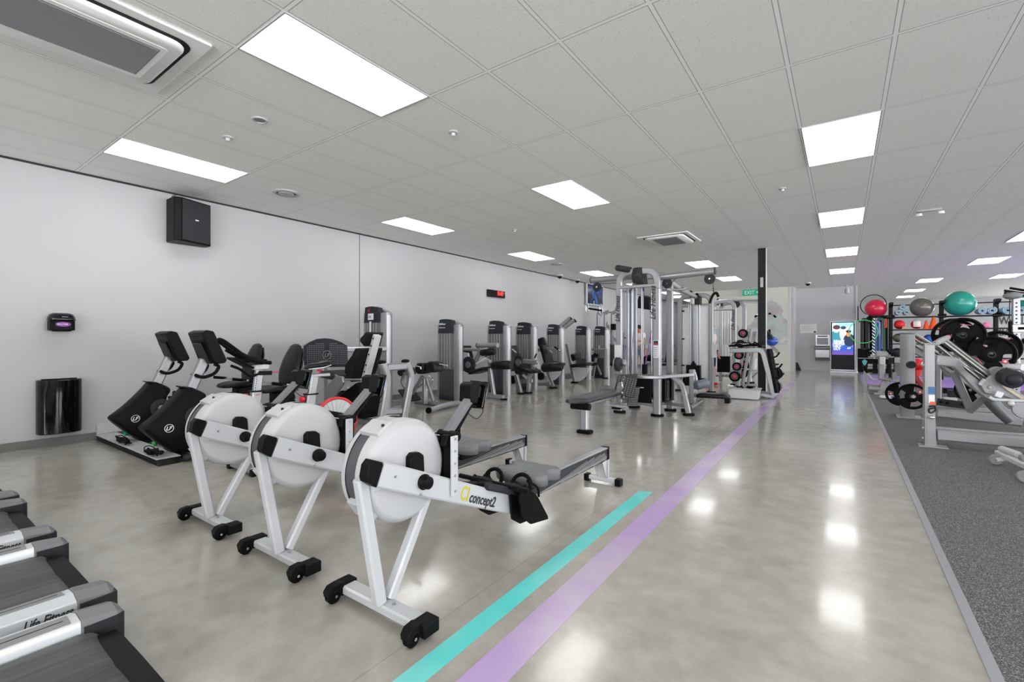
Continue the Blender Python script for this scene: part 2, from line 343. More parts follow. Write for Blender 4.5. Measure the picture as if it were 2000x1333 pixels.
for ix in (-5, 0, 5, 10, 15, 20, 25):
    for iy in (-6, -3, 0, 3, 6, 9, 12, 15):
        if (ix, iy) in ((0, 6), (10, 15), (5, 15), (0, 15)): continue
        light(GX0 + .6 * ix, GY0 + 1.2 * iy, near.get((ix, iy), 'ceiling light panel outside the frame, added along the grid to light the gym'))  # panels beyond the view are added for illumination
for x, y, l in ((2.06, 20.25, 'ceiling light panel above the grey exercise ball, nearest of its line'), (3.86, 20.15, 'ceiling light panel above and right of the green exercise ball'), (2.06, 24.2, 'middle ceiling light panel of the far line over the grey ball'), (2.06, 27.6, 'farthest tiny ceiling light panel over the storage rack'), (-6.6, 21.5, 'ceiling light panel in the bright room beyond the cable machine'), (-6.6, 24.0, 'ceiling light panel at the far end of the bright room beyond the cable machine')): light(x, y, l)
for ix in (20, 24, 28):
    for iy in (18, 21, 23): light(GX0 + .6 * ix, GY0 + 1.2 * iy, 'ceiling light panel outside the frame, added along the grid to light the gym')  # extra panels out of view, added to lift the far right area
# ---------------- painted floor lines ----------------
def strip(name, L, Rr, m, label):
    o = G(); n = len(L); o._loft([[(L[i][0], L[i][1], .0005), (Rr[i][0], Rr[i][1], .0005), (Rr[i][0], Rr[i][1], .0016), (L[i][0], L[i][1], .0016)] for i in range(n)])
    return tag(o.build(name, m), label, 'floor marking')
strip('floor_stripe', [(-1.28, -2), (-1.305, 1.1), (-1.33, 3.62)], [(-1.18, -2), (-1.21, 1.15), (-1.23, 3.66)], stripe_mat('teal_line_paint', (88, 205, 200), (122, 210, 205)), 'teal painted stripe on the concrete floor beside the nearest rowing machine')
strip('floor_stripe', [(-1.09, -2), (-1.12, 1.2), (-1.2, 9), (-1.22, 15.9)], [(-.94, -2), (-.97, 1.25), (-1.04, 9), (-1.07, 15.9)], stripe_mat('purple_line_paint', (176, 150, 196), (184, 168, 190)), 'long purple painted stripe running down the concrete walkway')

# ---------------- rowing machine ----------------
def beam_z(y): return .655 - (y - 1.26) * .424          # centre line of the sloping frame beam
def make_rower():
    t = thing('rowing_machine', '', 'rowing machine', (-1.655, 0, 0))
    O = (0, 0, 0)
    # front foot
    f = G().bar([(-.235, 1.34, .05), (.235, 1.34, .05)], .075, .042, hint=(0, 1, 0)).build('front_foot', 'white', t)
    for s in (-1, 1):
        c = G().box(s * .235 - .005, s * .235 + .07 * s, 1.3, 1.385, .022, .078).build('end_cap', 'black', f, bev=.006)
        w = G().lathe([(-.016, 0), (-.016, .03), (-.012, .036), (.012, .036), (.016, .03), (.016, 0)], (s * .262, 1.27, .037), 'x', 20).build('wheel', 'rubber', c)
        G().prism([(1.315, .04), (1.315, .08), (1.29, .088), (1.25, .083), (1.232, .06), (1.236, .036), (1.25, .034), (1.262, .055), (1.285, .055), (1.295, .03)], 'x', s * .262 - .024, s * .262 + .024).build('wheel_guard', 'black', c, bev=.003)
        G().cyl((s * .262 - .026, 1.27, .037), (s * .262 + .026, 1.27, .037), .007, 10).build('axle', 'chrome', c)
    for x, y in ((.02, 1.32), (.02, 1.37), (-.02, 1.335), (.075, 1.34)): G().cyl((x, y, .07), (x, y, .079), .008, 8).build('bolt', 'steel', f)
    # V legs
    G().bar([(.012, 1.215, .635), (.012, 1.315, .07)], .05, .052).build('leg', 'white', t, bev=.003)
    G().bar([(.012, 1.61, .49), (.012, 1.365, .07)], .05, .045).build('leg', 'white', t, bev=.003)
    # beam
    bm = G().bar([(.075, 1.255, beam_z(1.255)), (.075, 2.2, beam_z(2.2))], .042, .108).build('frame_beam', 'white', t, bev=.004)
    G().prism([(1.262, .695), (1.258, .708), (1.212, .728), (1.19, .708), (1.18, .66), (1.185, .642), (1.228, .61)], 'x', .05, .102).build('end_cap', 'black', bm, bev=.003, smooth=20)
    for y, dz in ((1.33, .005), (1.475, -.05)): G().cyl((.094, y, beam_z(y) + dz), (.1, y, beam_z(y) + dz), .006, 8).build('screw', 'steel', bm)
    G().lathe([(0, .034), (.012, .036), (.02, .03), (.04, .028), (.044, .022), (.044, 0)], (.095, 1.492, beam_z(1.492) + .012), 'x', 24).build('axle_knob', 'black', bm)
    d = Vector((0, 1, -.424)).normalized(); u = Vector((0, .424, 1)).normalized()
    lg = text('lettering', 'concept2', .076, 'ink', bm, frame(Vector((.0975, 1.805, beam_z(1.82) - .03)), d, u), shear=.15, sx=.82)
    a = text('lettering', 'CI', .1, 'yellow', bm, frame(Vector((.0975, 1.735, beam_z(1.735) - .034)), d, u), ext=.001, sx=.72)
    # flywheel housing
    c = (0, 1.465, .615)
    h = G().lathe([(.038, .01), (.038, .2), (.034, .213), (.03, .216), (.018, .229), (.005, .235), (-.045, .236)], c, 'x', 48).build('flywheel_housing', 'wplas', t, smooth=50)
    G().lathe([(-.045, .225), (-.045, .231), (-.115, .231), (-.115, .225)], c, 'x', 48, closed=True).build('vent_band', 'mesh', h)
    G().lathe([(-.115, .236), (-.14, .236), (-.155, .226), (-.163, .21), (-.163, .01)], c, 'x', 48).build('rear_cover', 'wplas', h, smooth=50)
    for a0, a1 in ((92, 126), (210, 262), (300, 400)):      # solid strips that bridge the vent band
        G().lathe([(-.045, .226), (-.045, .237), (-.115, .237), (-.115, .226)], c, 'x', 10, a0, a1, closed=True).build('band_bridge', 'wplas', h)
    for aa in (120, 215, 20):
        t0 = R(aa); p = Vector(c) + Vector((-.05, .236 * math.cos(t0), .236 * math.sin(t0))); G().obox(p, (.13, .09, .03), (aa - 90, 0, 0)).build('clamp', 'wplas', h, bev=.006)
    for aa in (119, 216): t0 = R(aa); p = Vector(c) + Vector((0, .254 * math.cos(t0), .254 * math.sin(t0))); G().sph(p, .008, 8, 6).build('screw', 'dgrey', h)
    G().prism([(1.44, .6), (1.44, .685), (1.46, .7), (1.5, .697), (1.525, .68), (1.53, .6)], 'x', .03, .07).build('sprocket_cover', 'black', h, bev=.008)
    G().box(.036, .04, 1.25, 1.31, .575, .6).build('data_label', 'lgrey', h)
    # monitor upright and arm
    up = G().bar([(.105, 1.69, .45), (.105, 1.69, .745)], .012, .045, hint=(1, 0, 0)).build('upright', 'white', t, bev=.004)
    for z in (.475, .55, .61, .67, .73): G().cyl((.11, 1.69, z), (.115, 1.69, z), .006, 8).build('bolt', 'steel', up)
    G().prism([(1.73, .43), (1.79, .43), (1.79, .73), (1.765, .748), (1.715, .748), (1.7, .7), (1.73, .68)], 'x', .045, .085).prism([(1.73, .43), (1.79, .43), (1.79, .73), (1.715, .74), (1.7, .7)], 'x', -.01, .03).box(-.01, .085, 1.735, 1.755, .45, .73).build('bracket', 'black', up, bev=.003, loc=(0, -.05, 0))

    G().cyl((-.02, 1.76, .735), (.1, 1.76, .735), .026, 14).build('pivot', 'black', up, loc=(0, -.04, 0))
    arm = G().bar([(.03, 1.71, .735), (.03, 1.89, .9)], .052, .034).build('monitor_arm', 'seatg', t, bev=.003)
    G().bar([(.03, 1.77, .732), (.03, 1.922, .895)], .03, .02).build('cable_guide', 'black', arm)
    mo = G().prism([(1.868, .885), (1.925, .872), (1.952, .98), (1.9, .99), (1.872, .975)], 'x', -.025, .06).build('monitor', 'black', t, bev=.006)
    G().prism([(1.935, .85), (1.95, .84), (1.99, .985), (1.975, .99)], 'x', -.04, .082).build('display_housing', 'gloss', mo, bev=.004)
    G().slab([(-.03, 1.9755, .885), (.07, 1.9755, .885), (.07, 1.9935, .95), (-.03, 1.9935, .95)], .004).build('screen', 'lcd', mo)
    G().prism([(1.925, .91), (1.94, .905), (1.955, .96), (1.94, .965)], 'x', -.03, .06).build('hinge', 'dgrey', mo)
    G().tube(crv([(.05, 1.93, .87), (.06, 1.97, .83), (.05, 1.93, .79), (.03, 1.9, .81), (.02, 1.86, .85)]), .0022, 6).build('cable', 'black', mo)
    # foot stretcher
    G().prism([(2.14, .34), (2.16, .19), (2.24, .14), (2.44, .12), (2.43, .15), (2.3, .33), (2.2, .4)], 'x', -.122, -.108).build('footrest_frame', 'black', t, bev=.002)
    fb = G().prism([(2.14, .34), (2.16, .19), (2.24, .14), (2.44, .12), (2.43, .15), (2.3, .33), (2.2, .4)], 'x', .108, .122).build('footrest_frame', 'black', t, bev=.002)
    for s in (-1, 1):
        p = G().slab([(s * .035, 2.16, .36), (s * .175, 2.16, .36), (s * .175, 2.36, .15), (s * .035, 2.36, .15)], .012).build('footboard', 'black', t, bev=.003)
        G().prism([(2.13, .34), (2.16, .22), (2.25, .15), (2.44, .12), (2.435, .14), (2.32, .29), (2.19, .39)], 'x', s * .178, s * .19).build('side_guard', 'rubber', p)
        G().slab([(s * .05, 2.175, .385), (s * .16, 2.175, .385), (s * .16, 2.3, .26), (s * .05, 2.3, .26)], .022).build('foot_pad', 'dgrey', p, bev=.006)
        G().tube(crv([(s * .035, 2.24, .3), (s * .05, 2.285, .385), (s * .105, 2.3, .41), (s * .16, 2.285, .38), (s * .178, 2.24, .29)]), .012, 8).build('strap', 'rubber', p)
        G().tube(crv([(s * .14, 2.28, .385), (s * .18, 2.33, .34), (s * .16, 2.38, .27)]), .007, 6).build('strap_end', 'rubber', p)
    G().bar([(.1, 1.95, .43), (.1, 2.2, .335)], .05, .04).build('arm_rest', 'dgrey', t, bev=.012)
    h = G().cyl((-.25, 2.13, .385), (.25, 2.13, .385), .014, 12).cyl((0, 2.0, .42), (0, 2.13, .385), .008).build('handle', 'black', t)
    G().bar([(0, 1.8, .46), (0, 2.12, .375)], .05, .03).build('chain_guide', 'black', t)
    # rail, seat and rear foot
    r = G().bar([(0, 2.25, .24), (0, 3.7, .235)], .05, .1).build('monorail', 'ink', t, bev=.004)
    G().bar([(0, 2.2, .299), (0, 3.69, .289)], .058, .014).build('rail_top', 'steel', r)
    g = G()
    for k in range(8):      # swept decorative lines printed on the side of the rail
        y0 = 2.5 + k * .13
        for s in (-1, 1):
            P = crv([(s * .0262, y0, .2), (s * .0262, y0 + .35, .215), (s * .0262, y0 + .8, .262)], 8); g.bar([p for p in P if p.y < 3.69], .002, .005 + .003 * (k % 2), hint=(1, 0, 0))
    g.build('rail_graphic', 'silver2', r)
    G().box(-.034, .034, 3.69, 3.712, .17, .3).build('rail_end_cap', 'black', r, bev=.004)
    rl = G().prism([(3.55, .2), (3.69, .2), (3.68, .05), (3.63, .05)], 'x', -.045, -.037).prism([(3.55, .2), (3.69, .2), (3.68, .05), (3.63, .05)], 'x', .037, .045).box(-.045, .045, 3.63, 3.645, .05, .2).build('rear_leg', 'white', t, bev=.003)
    ff = G().bar([(-.12, 3.655, .035), (.12, 3.655, .035)], .05, .035, hint=(0, 1, 0)).build('rear_foot', 'white', t)
    for s in (-1, 1): G().box(s * .12 - .005, s * .12 + .045 * s, 3.622, 3.688, 0, .058).build('end_cap', 'black', ff, bev=.005)
    return t
def make_seat(t, y):
    o = G(); n = 14
    prof = [(-.125, .02), (-.11, .11), (-.06, .155), (-.01, .12), (.03, .115), (.07, .15), (.11, .12), (.125, .03)]
    out = [(x, yy) for yy, x in [(a, b) for a, b in prof]] + [(-x, yy) for yy, x in reversed(prof)]
    P = crv([(p[0], p[1], 0) for p in out] + [(out[0][0], out[0][1], 0)], 4)[:-1]
    rings = []
    for sc, z in ((1.12, .318), (1.22, .326), (1.25, .35), (1.22, .372), (1.14, .382), (.75, .378), (.25, .368)):
        rings.append([(p.x * sc, y + p.y * sc, z + (.012 * abs(p.x) / .15 if z > .34 else 0)) for p in P])
    s = o._loft(rings).build('seat', 'seatg', t, smooth=60)
    G().box(-.055, .055, y - .1, y + .1, .262, .32).build('seat_carriage', 'black', s, bev=.006)
    return s
rower = make_rower()
seat = make_seat(rower, 2.5)
for i, (x, lb, sy) in enumerate(((-1.655, 'nearest white rowing machine, its printed frame and footrests fully in view', 0),
                          (-2.495, 'middle white rowing machine of the three, between two others', .35), (-3.345, 'white rowing machine farthest from the camera, beside the exercise bikes', .4))):
    if i == 0: rower['label'] = lb; rower['group'] = 'white rowing machines in a row'; r = rower; r.location.x = x
    else: r = dup(rower, (x, 0, 0), lb)
    for k in kids(r):
        if k.name.startswith('seat'): k.location.y = sy

# ---------------- treadmills ----------------
def make_treadmill():
    t = thing('treadmill', '', 'treadmill', (0, 0, 0), group='treadmills in a row at the lower left')
    Y0 = -1.45
    dk = G().oval([(0, Y0, .19), (0, .52, .19)], .56, .055).build('running_deck', 'black', t)
    # belt wraps the roller at the rear
    o = G(); prof = [(Y0, .222), (.43, .222), (.458, .217), (.48, .2), (.488, .178), (.48, .155), (.458, .138), (.43, .133), (Y0, .133)]
    inn = [(Y0, .217), (.43, .217), (.454, .212), (.475, .197), (.482, .178), (.475, .158), (.454, .143), (.43, .138), (Y0, .138)]
    o.prism([(y, z) for y, z in prof] + list(reversed(inn)), 'x', -.285, .285).build('running_belt', 'belt', t, smooth=60)
    for s in (-1, 1):
        x0, x1 = sorted((s * .29, s * .425))
        sec = [(s * .297, .24), (s * .303, .258), (s * .37, .264), (s * .422, .248), (s * .432, .17), (s * .42, .1), (s * .31, .1), (s * .297, .14)]
        rl = G()._loft([[(x, y, z) for x, z in sec] for y in (Y0, .44)]).build('side_rail', 'railw', t, bev=.004)
        # anti slip inlay on the top of the rail
        G()._loft([[(s * .311, y, .2586), (s * .368, y, .2638), (s * .368, y, .2665), (s * .311, y, .2612)] for y in (Y0, .415)]).build('tread_strip', 'mgrey', rl)
        G()._loft([[(s * .338, y, .2612), (s * .341, y, .2612), (s * .341, y, .2648), (s * .338, y, .2645)] for y in (Y0, .4)]).build('groove', 'black', rl)
        cap = G(); sc = []
        for y, k, dz in ((.44, 1.02, 0), (.455, 1.02, 0), (.535, .98, -.012), (.555, .86, -.03), (.558, .8, -.04)):
            cx = s * .357; sc.append([(cx + (x - cx) * k, y, .165 + (z - .165) * k + dz * .3) for x, z in sec])
        cap._loft(sc).build('rail_end_cap', 'capg', rl, bev=.0025, smooth=14)
        G()._loft([[(cx0, y, z) for cx0, z in [(s * .357 + (x - s * .357) * kk, .165 + (z - .165) * .9) for x, z in [(s * .296, .12), (s * .296, .245), (s * .43, .245), (s * .434, .17), (s * .424, .09), (s * .305, .09)]]] for y, kk in ((.445, 1.04), (.535, 1.0), (.556, .86))]).build('cap_side_shade', 'dgrey', rl, smooth=20)  # dark part that paints the shaded sides below the cap top
        G().box(*sorted((s * .3, s * .42)), .44, .54, .0, .13).build('foot', 'black', rl, bev=.01)
        if s > 0:
            text('lettering', 'Life Fitness', .046, 'ink', rl, frame((.4288, .425, .206), (0, 1, 0), (-.13, 0, 1)), shear=.35, sx=.62, align='RIGHT')
        else:
            text('lettering', 'Life Fitness', .06, 'ink', rl, frame((-.4325, .35, .18), (0, -1, 0), (.13, 0, 1)), shear=.35, sx=.62)
    # front motor hood, uprights and console
    G().prism([(Y0 - .02, .04), (Y0 - .02, .3), (Y0 - .1, .34), (Y0 - .5, .3), (Y0 - .62, .2), (Y0 - .62, .04)], 'x', -.42, .42).build('motor_cover', 'dgrey', t, bev=.02)
    for s in (-1, 1):
        u = G().bar([(s * .4, Y0 - .15, .25), (s * .38, Y0 - .02, 1.15)], .06, .1).build('upright', 'silver', t, bev=.01)
        G().tube(fil([(s * .38, Y0 - .05, 1.05), (s * .36, Y0 + .3, 1.02), (s * .35, Y0 + .42, 1.0)], .06), .02, 10).build('handrail', 'rubber', u)
    c = G().prism([(Y0 - .12, 1.05), (Y0 + .14, 1.08), (Y0 + .02, 1.42), (Y0 - .06, 1.44)], 'x', -.4, .4).build('console', 'black', t, bev=.02)
    G().slab([(-.25, Y0 + .125, 1.13), (.25, Y0 + .125, 1.13), (.25, Y0 + .035, 1.385), (-.25, Y0 + .035, 1.385)], .006).build('screen', 'screen', c)
    return t
tm = make_treadmill()
for i, (x, lb) in enumerate(((-1.81, 'nearest treadmill, its grey belt filling the bottom left corner'), (-2.73, 'second treadmill from the bottom left corner, lettering on its silver rail'),
                             (-3.685, 'third treadmill from the camera, partly cut by the left edge'), (-4.64, 'fourth treadmill, only the corner of one rail end visible at the left edge'))):
    if i == 0: tm.location.x = x; tm['label'] = lb
    else: dup(tm, (x, .03, 0), lb)

# ---------------- recumbent bikes on the power plinth ----------------
def make_bike():
    t = thing('recumbent_bike', '', 'exercise bike', (0, 0, 0), group='black recumbent bikes by the wall')
    # shroud: outline in the y,z plane, swollen sideways
    out = [(1.5, .36), (1.505, .32), (1.64, .17), (1.76, .07), (1.86, .05), (1.93, .06), (1.95, .2), (1.97, .4), (2.0, .56), (2.03, .63), (1.95, .69), (1.86, .72), (1.77, .62), (1.63, .47)]
    P = crv([(0, a, b) for a, b in out] + [(0,) + out[0]], 4)[:-1]; cx, cz = 1.85, .35
    o = G(); rings = []
    for x, k in ((-.12, .9), (-.105, .97), (-.08, 1), (.08, 1), (.105, .97), (.12, .9)): rings.append([(x, cx + (p.y - cx) * k, cz + (p.z - cz) * k) for p in P])
    s = o._loft(rings).build('shroud', 'black', t, smooth=50)
    for sgn in (-1, 1):
        x = sgn * .1215
        ring = G().lathe([(0, .036), (sgn * .003, .036), (sgn * .003, .041), (0, .041)], (x, 1.69, .33), 'x', 24, closed=True).build('logo_ring', 'winks', s)
        text('lettering', 'LF', .052, 'winks', s, frame((x + sgn * .001, 1.69 - sgn * .03, .312), (0, sgn, 0), (0, 0, 1)), shear=.3, ext=.002)
        G().lathe([(0, 0), (sgn * .006, .05), (sgn * .004, .1), (0, .105)], (x, 1.93, .42), 'x', 28).build('crank_disc', 'dgrey', s)
        a = G().bar([(sgn * .15, 1.93, .42), (sgn * .15, 1.93 + sgn * .1, .42 + sgn * .12)], .018, .034).cyl((sgn * .1, 1.93, .42), (sgn * .16, 1.93, .42), .035).build('crank', 'silver', t)
        pc = (sgn * .21, 1.93 + sgn * .1, .42 + sgn * .12)
        p = G().box(pc[0] - .045, pc[0] + .045, pc[1] - .05, pc[1] + .05, pc[2] - .015, pc[2] + .015).build('pedal', 'black', a, bev=.005)
        G().tube(crv([(pc[0] - .045, pc[1], pc[2]), (pc[0] - .03, pc[1], pc[2] + .06), (pc[0] + .03, pc[1], pc[2] + .06), (pc[0] + .045, pc[1], pc[2])]), .008, 6).build('pedal_strap', 'rubber', a)
        G().tube(fil([(sgn * .04, 1.95, .84), (sgn * .12, 1.99, .81), (sgn * .14, 2.1, .85), (sgn * .14, 2.14, .93), (sgn * .11, 2.1, .95)], .05), .017, 10).build('handlebar', 'rubber', t)
    G().slab([(-.1, 1.82, .728), (.1, 1.82, .728), (.1, 2.02, .63), (-.1, 2.02, .63)], .012).build('collar', 'black', s, bev=.004)
    G().bar([(0, 1.91, .66), (0, 2.05, 1.0)], .09, .09).build('console_post', 'silver', t, bev=.01)
    # console
    c = G().prism([(1.955, 1.285), (2.01, 1.312), (2.07, 1.3), (2.2, .99), (2.18, .96), (2.1, .955), (2.06, .985)], 'x', -.185, .185).build('console', 'black', t, bev=.012)
    G().prism([(2.075, 1.285), (2.195, 1.0), (2.2, 1.002), (2.08, 1.287)], 'x', -.15, .15).build('screen', 'screen', c)
    G().prism([(1.985, 1.18), (1.965, 1.17), (2.055, .96), (2.085, .95)], 'x', -.1, .1).build('rear_housing', 'dgrey', c, bev=.01)
    g = G()
    for k in range(3): z = 1.26 - k * .02; y = 1.962 + k * .0085; g.box(-.16, .16, y - .004, y + .004, z - .003, z + .003)
    g.build('vent_slots', 'dgrey', c)
    # base frame, stabilisers
    G().bar(fil([(0, 1.8, .06), (0, 2.9, .06), (0, 3.15, .1)], .1), .09, .06).build('base_frame', 'silver', t, bev=.01)
    G().bar([(0, 2.2, .3), (0, 3.05, .43)], .075, .07).build('seat_rail', 'silver', t, bev=.01)
    G().prism([(2.62, .08), (2.62, .42), (3.0, .5), (3.1, .3), (3.12, .08)], 'x', -.11, .11).build('rear_cover', 'black', t, bev=.03)
    for y, w in ((1.8, .27), (3.15, .27)):
        o = G().tube([(-w, y, .04), (-w + .05, y, .042), (0, y, .045), (w - .05, y, .042), (w, y, .04)], [.032, .036, .03, .036, .032], 12).build('stabiliser', 'black', t)
        G().sph((w, y, .04), (.05, .045, .034), 14, 8).sph((-w, y, .04), (.05, .045, .034), 14, 8).build('foot', 'dgrey', o)
    # seat
    G().prism([(2.78, .45), (2.78, .58), (3.0, .6), (3.03, .48)], 'x', -.09, .09).build('seat_carriage', 'black', t, bev=.02)
    G().oval([(0, 2.6, .6), (0, 2.64, .61), (0, 2.75, .625), (0, 2.9, .625), (0, 3.02, .63)], [.2, .32, .39, .41, .38], [.03, .06, .075, .075, .05], hint=(1, 0, 0), seg=20).build('seat', 'vinyl', t, smooth=70)
    b = G().oval([(0, 2.93, .64), (0, 2.945, .66), (0, 2.965, .72), (0, 2.985, .82), (0, 3.02, .95), (0, 3.055, 1.06), (0, 3.075, 1.13), (0, 3.08, 1.155)], [.18, .28, .37, .4, .37, .3, .22, .1], [.03, .055, .08, .09, .08, .065, .05, .02], seg=20).build('backrest', 'vinyl', t, smooth=70)
    G().oval([(0, 2.98, .62), (0, 3.02, .7), (0, 3.06, .85), (0, 3.1, 1.0), (0, 3.12, 1.1)], [.16, .28, .32, .26, .16], [.03, .04, .045, .04, .03], seg=16).build('backrest_shell', 'gloss', b, smooth=70)
    for s in (-1, 1):
        h = G().bar(fil([(s * .2, 2.98, .6), (s * .26, 2.95, .66), (s * .27, 2.76, .69)], .04), .03, .025).build('seat_handle', 'silver', t)
        G().tube([(s * .27, 2.8, .686), (s * .27, 2.64, .71)], [.017, .02], 10).build('grip', 'rubber', h)
    return t
bk = make_bike(); bk.location = (-5.58, .1, 0); bk['label'] = 'black recumbent exercise bike on the right, behind the farthest rowing machine'
dup(bk, (-6.55, .1, 0), 'black recumbent exercise bike on the left, closest to the wall')
t = thing('power_plinth', 'low white power channel with black sides on the floor under the bike fronts', 'cable channel', (-6.35, 1.75, 0))
G((-6.35, 1.75, 0)).box(XW + .02, -5.33, 1.66, 1.84, .0, .058).build('body', 'black', t)
G((-6.35, 1.75, 0)).box(XW + .02, -5.345, 1.65, 1.85, .058, .068).build('lid', 'wplas', t, bev=.002)
g = G((-6.35, 1.75, 0)).box(-5.345, -5.325, 1.655, 1.845, .004, .062); g.build('end_plate', 'gloss', t, bev=.002)
t = thing('trunking', 'short white cable trunking on the wall above the plinth', 'cable channel', (XW, 1.8, .07))
G((XW, 1.8, .07)).box(XW, XW + .03, 1.66, 1.98, .07, .19).build('cover', 'wplas', t, bev=.003)
for bx, lb in ((-6.6, 'tangle of black cords with a green plug at the left bike'), (-5.72, 'tangle of black cords with a green plug at the right bike')):
    t = thing('cord_tangle', lb, 'power cord', (bx, 1.7, .07), group='cords on the power plinth')
    rn = random.Random(bx); g = G((bx, 1.7, .07))
    for k in range(5):
        P = [(bx + .02 + rn.uniform(-.03, .36), 1.69 + rn.uniform(-.03, .02), .078 + rn.uniform(0, .06)) for _ in range(7)]; g.tube(crv(P, 5), .0075, 6)
    g.tube(crv([(bx - .12, 1.7, .07), (bx - .11, 1.7, .11), (bx - .03, 1.72, .13), (bx + .06, 1.75, .1)]), .005, 6)
    g.build('cord', 'black', t); g = G((bx, 1.7, .07)); g.obox((bx + .0, 1.75, .15), (.05, .035, .035), (0, 20, 10)); g.build('plug', 'green', t, bev=.006)

# ---------------- indoor cycle ----------------
X = -4.48; t = thing('spin_bike', 'silver indoor cycle with black aero handlebars and red rear wheel rim', 'exercise bike', (X, 2.6, 0)); o0 = (X, 2.6, 0)
def sb(): return G(o0)
sb().bar([(X, 2.13, .4), (X, 2.16, .73)], .07, .09).build('lower_post', 'silver', t, bev=.008)
hp = sb().bar([(X, 2.16, .7), (X, 2.19, .93)], .05, .07).build('handlebar_post', 'silver', t, bev=.006)
g = sb()
for k in range(9): z = .74 + k * .02; y = 2.165 + (z - .7) * .13 - .037; g.box(X + .026, X + .0275, y, y + .008, z, z + .01)
g.build('adjustment_scale', 'ink', hp)
sb().box(X - .045, X + .045, 2.105, 2.215, .725, .738).build('collar', 'black', hp)
sb().box(X + .034, X + .037, 2.14, 2.175, .695, .703).build('label', 'red', hp)
for y, z in ((2.1, .685), (2.65, .605)):
    k = sb().lathe([(0, .014), (-.02, .014), (-.022, .03), (-.05, .03), (-.055, .022), (-.055, 0)], (X, y, z), 'y', 18).build('pop_pin_knob', 'red', t)
    sb().cyl((X, y - .012, z), (X, y - .019, z), .031).build('washer', 'dgrey', k)
sb().box(X - .03, X + .03, 2.13, 2.27, .93, .975).build('handlebar_clamp', 'lgrey', t, bev=.01)
hb = sb().tube(fil([(X + .19, 2.2, 1.0), (X + .19, 2.1, 1.01), (X + .17, 2.0, 1.05), (X + .17, 1.93, 1.1)], .05), .0175, 10)
hb.tube(fil([(X - .19, 2.35, 1.0), (X - .19, 2.2, 1.01), (X - .17, 2.08, 1.05), (X - .17, 1.97, 1.12)], .05), .0175, 10)
hb.tube(fil([(X - .17, 2.06, 1.06), (X - .1, 2.08, 1.02), (X + .1, 2.06, 1.02), (X + .18, 2.03, 1.04)], .05), .0165, 10)
hb.tube(fil([(X + .07, 2.2, 1.0), (X + .06, 2.02, 1.07), (X + .055, 1.86, 1.2), (X, 1.84, 1.22), (X - .055, 1.86, 1.2), (X - .06, 2.02, 1.07), (X - .07, 2.2, 1.0)], .05), .0165, 10)
hb.build('handlebar', 'rubber', t)
sb().obox((X, 2.02, 1.0), (.16, .2, .02), (-30, 0, 0)).build('tray', 'black', t, bev=.008)
sb().tube(fil([(X + .02, 2.2, .9), (X + .02, 2.1, .87), (X + .02, 2.0, .95), (X + .02, 1.93, .98)], .03), .012, 8).build('bottle_bracket', 'black', t)
sb().bar([(X + .03, 2.17, .9), (X + .03, 2.29, .895)], .02, .04).build('tension_lever', 'black', t, bev=.004); sb().cyl((X + .03, 2.28, .9), (X + .03, 2.36, .905), .005).build('lever_pin', 'red', t)
# saddle side
sb().bar([(X, 2.68, .38), (X, 2.71, .65)], .07, .1).build('lower_post', 'silver', t, bev=.008)
sb().box(X - .045, X + .045, 2.65, 2.77, .645, .657).build('collar', 'black', t)
sb().bar([(X, 2.71, .62), (X, 2.75, .83)], .05, .08).build('saddle_post', 'silver', t, bev=.006)
sb().bar([(X, 2.64, .84), (X, 2.92, .84)], .045, .035).build('saddle_slider', 'silver', t, bev=.005)
sb().cyl((X, 2.81, .85), (X, 2.81, .885), .007).cyl((X, 2.785, .89), (X, 2.835, .89), .008).build('t_handle', 'red', t)
sb().cyl((X, 2.69, .84), (X, 2.69, .91), .02).build('saddle_clamp', 'black', t)
s = sb().oval([(X, 2.64, .905), (X, 2.66, .925), (X, 2.73, .94), (X, 2.8, .945), (X, 2.87, .955), (X, 2.9, .965), (X, 2.915, .965)], [.03, .055, .075, .12, .17, .16, .08], [.03, .05, .05, .05, .06, .05, .02], seg=18).build('saddle', 'vinyl', t, smooth=70)
sb().tube(crv([(X + .03, 2.67, .91), (X + .04, 2.74, .915), (X + .075, 2.82, .925), (X + .082, 2.89, .945)]), .004, 6).build('piping', 'winks', s)
# frame, rear wheel, stabilisers
fr = sb().bar(fil([(X, 2.13, .42), (X, 2.16, .3), (X, 2.5, .22), (X, 2.75, .3)], .1), .07, .08); fr.bar([(X, 2.66, .4), (X, 2.6, .24)], .07, .08).bar([(X, 2.15, .32), (X, 2.07, .1)], .07, .08).bar([(X, 2.7, .3), (X, 3.0, .1)], .06, .06); fr.build('frame', 'silver', t, bev=.008)
sb().prism([(2.5, .35), (2.55, .45), (2.75, .5), (3.1, .4), (3.13, .3), (3.0, .24), (2.6, .24)], 'x', X + .045, X + .085).build('belt_cover', 'black', t, bev=.015)
sb().lathe([(0, 0), (.004, .05), (0, .055)], (X + .086, 3.02, .33), 'x', 24).build('hub_cover', 'steel', t)
w = sb().lathe([(-.02, .235), (.02, .235), (.025, .245), (.02, .262), (-.02, .262), (-.025, .245)], (X, 3.0, .33), 'x', 44, closed=True).build('wheel_rim', 'red', t)
g = sb().lathe([(-.014, .236), (-.014, .02), (.014, .02), (.014, .236)], (X, 3.0, .33), 'x', 44)
for k in range(24): a = R(k * 15); g.obox((X + .017, 3.0 + .13 * math.cos(a), .33 + .13 * math.sin(a)), (.008, .2, .008), (k * 15, 0, 0))
g.build('flywheel', 'lgrey', w)
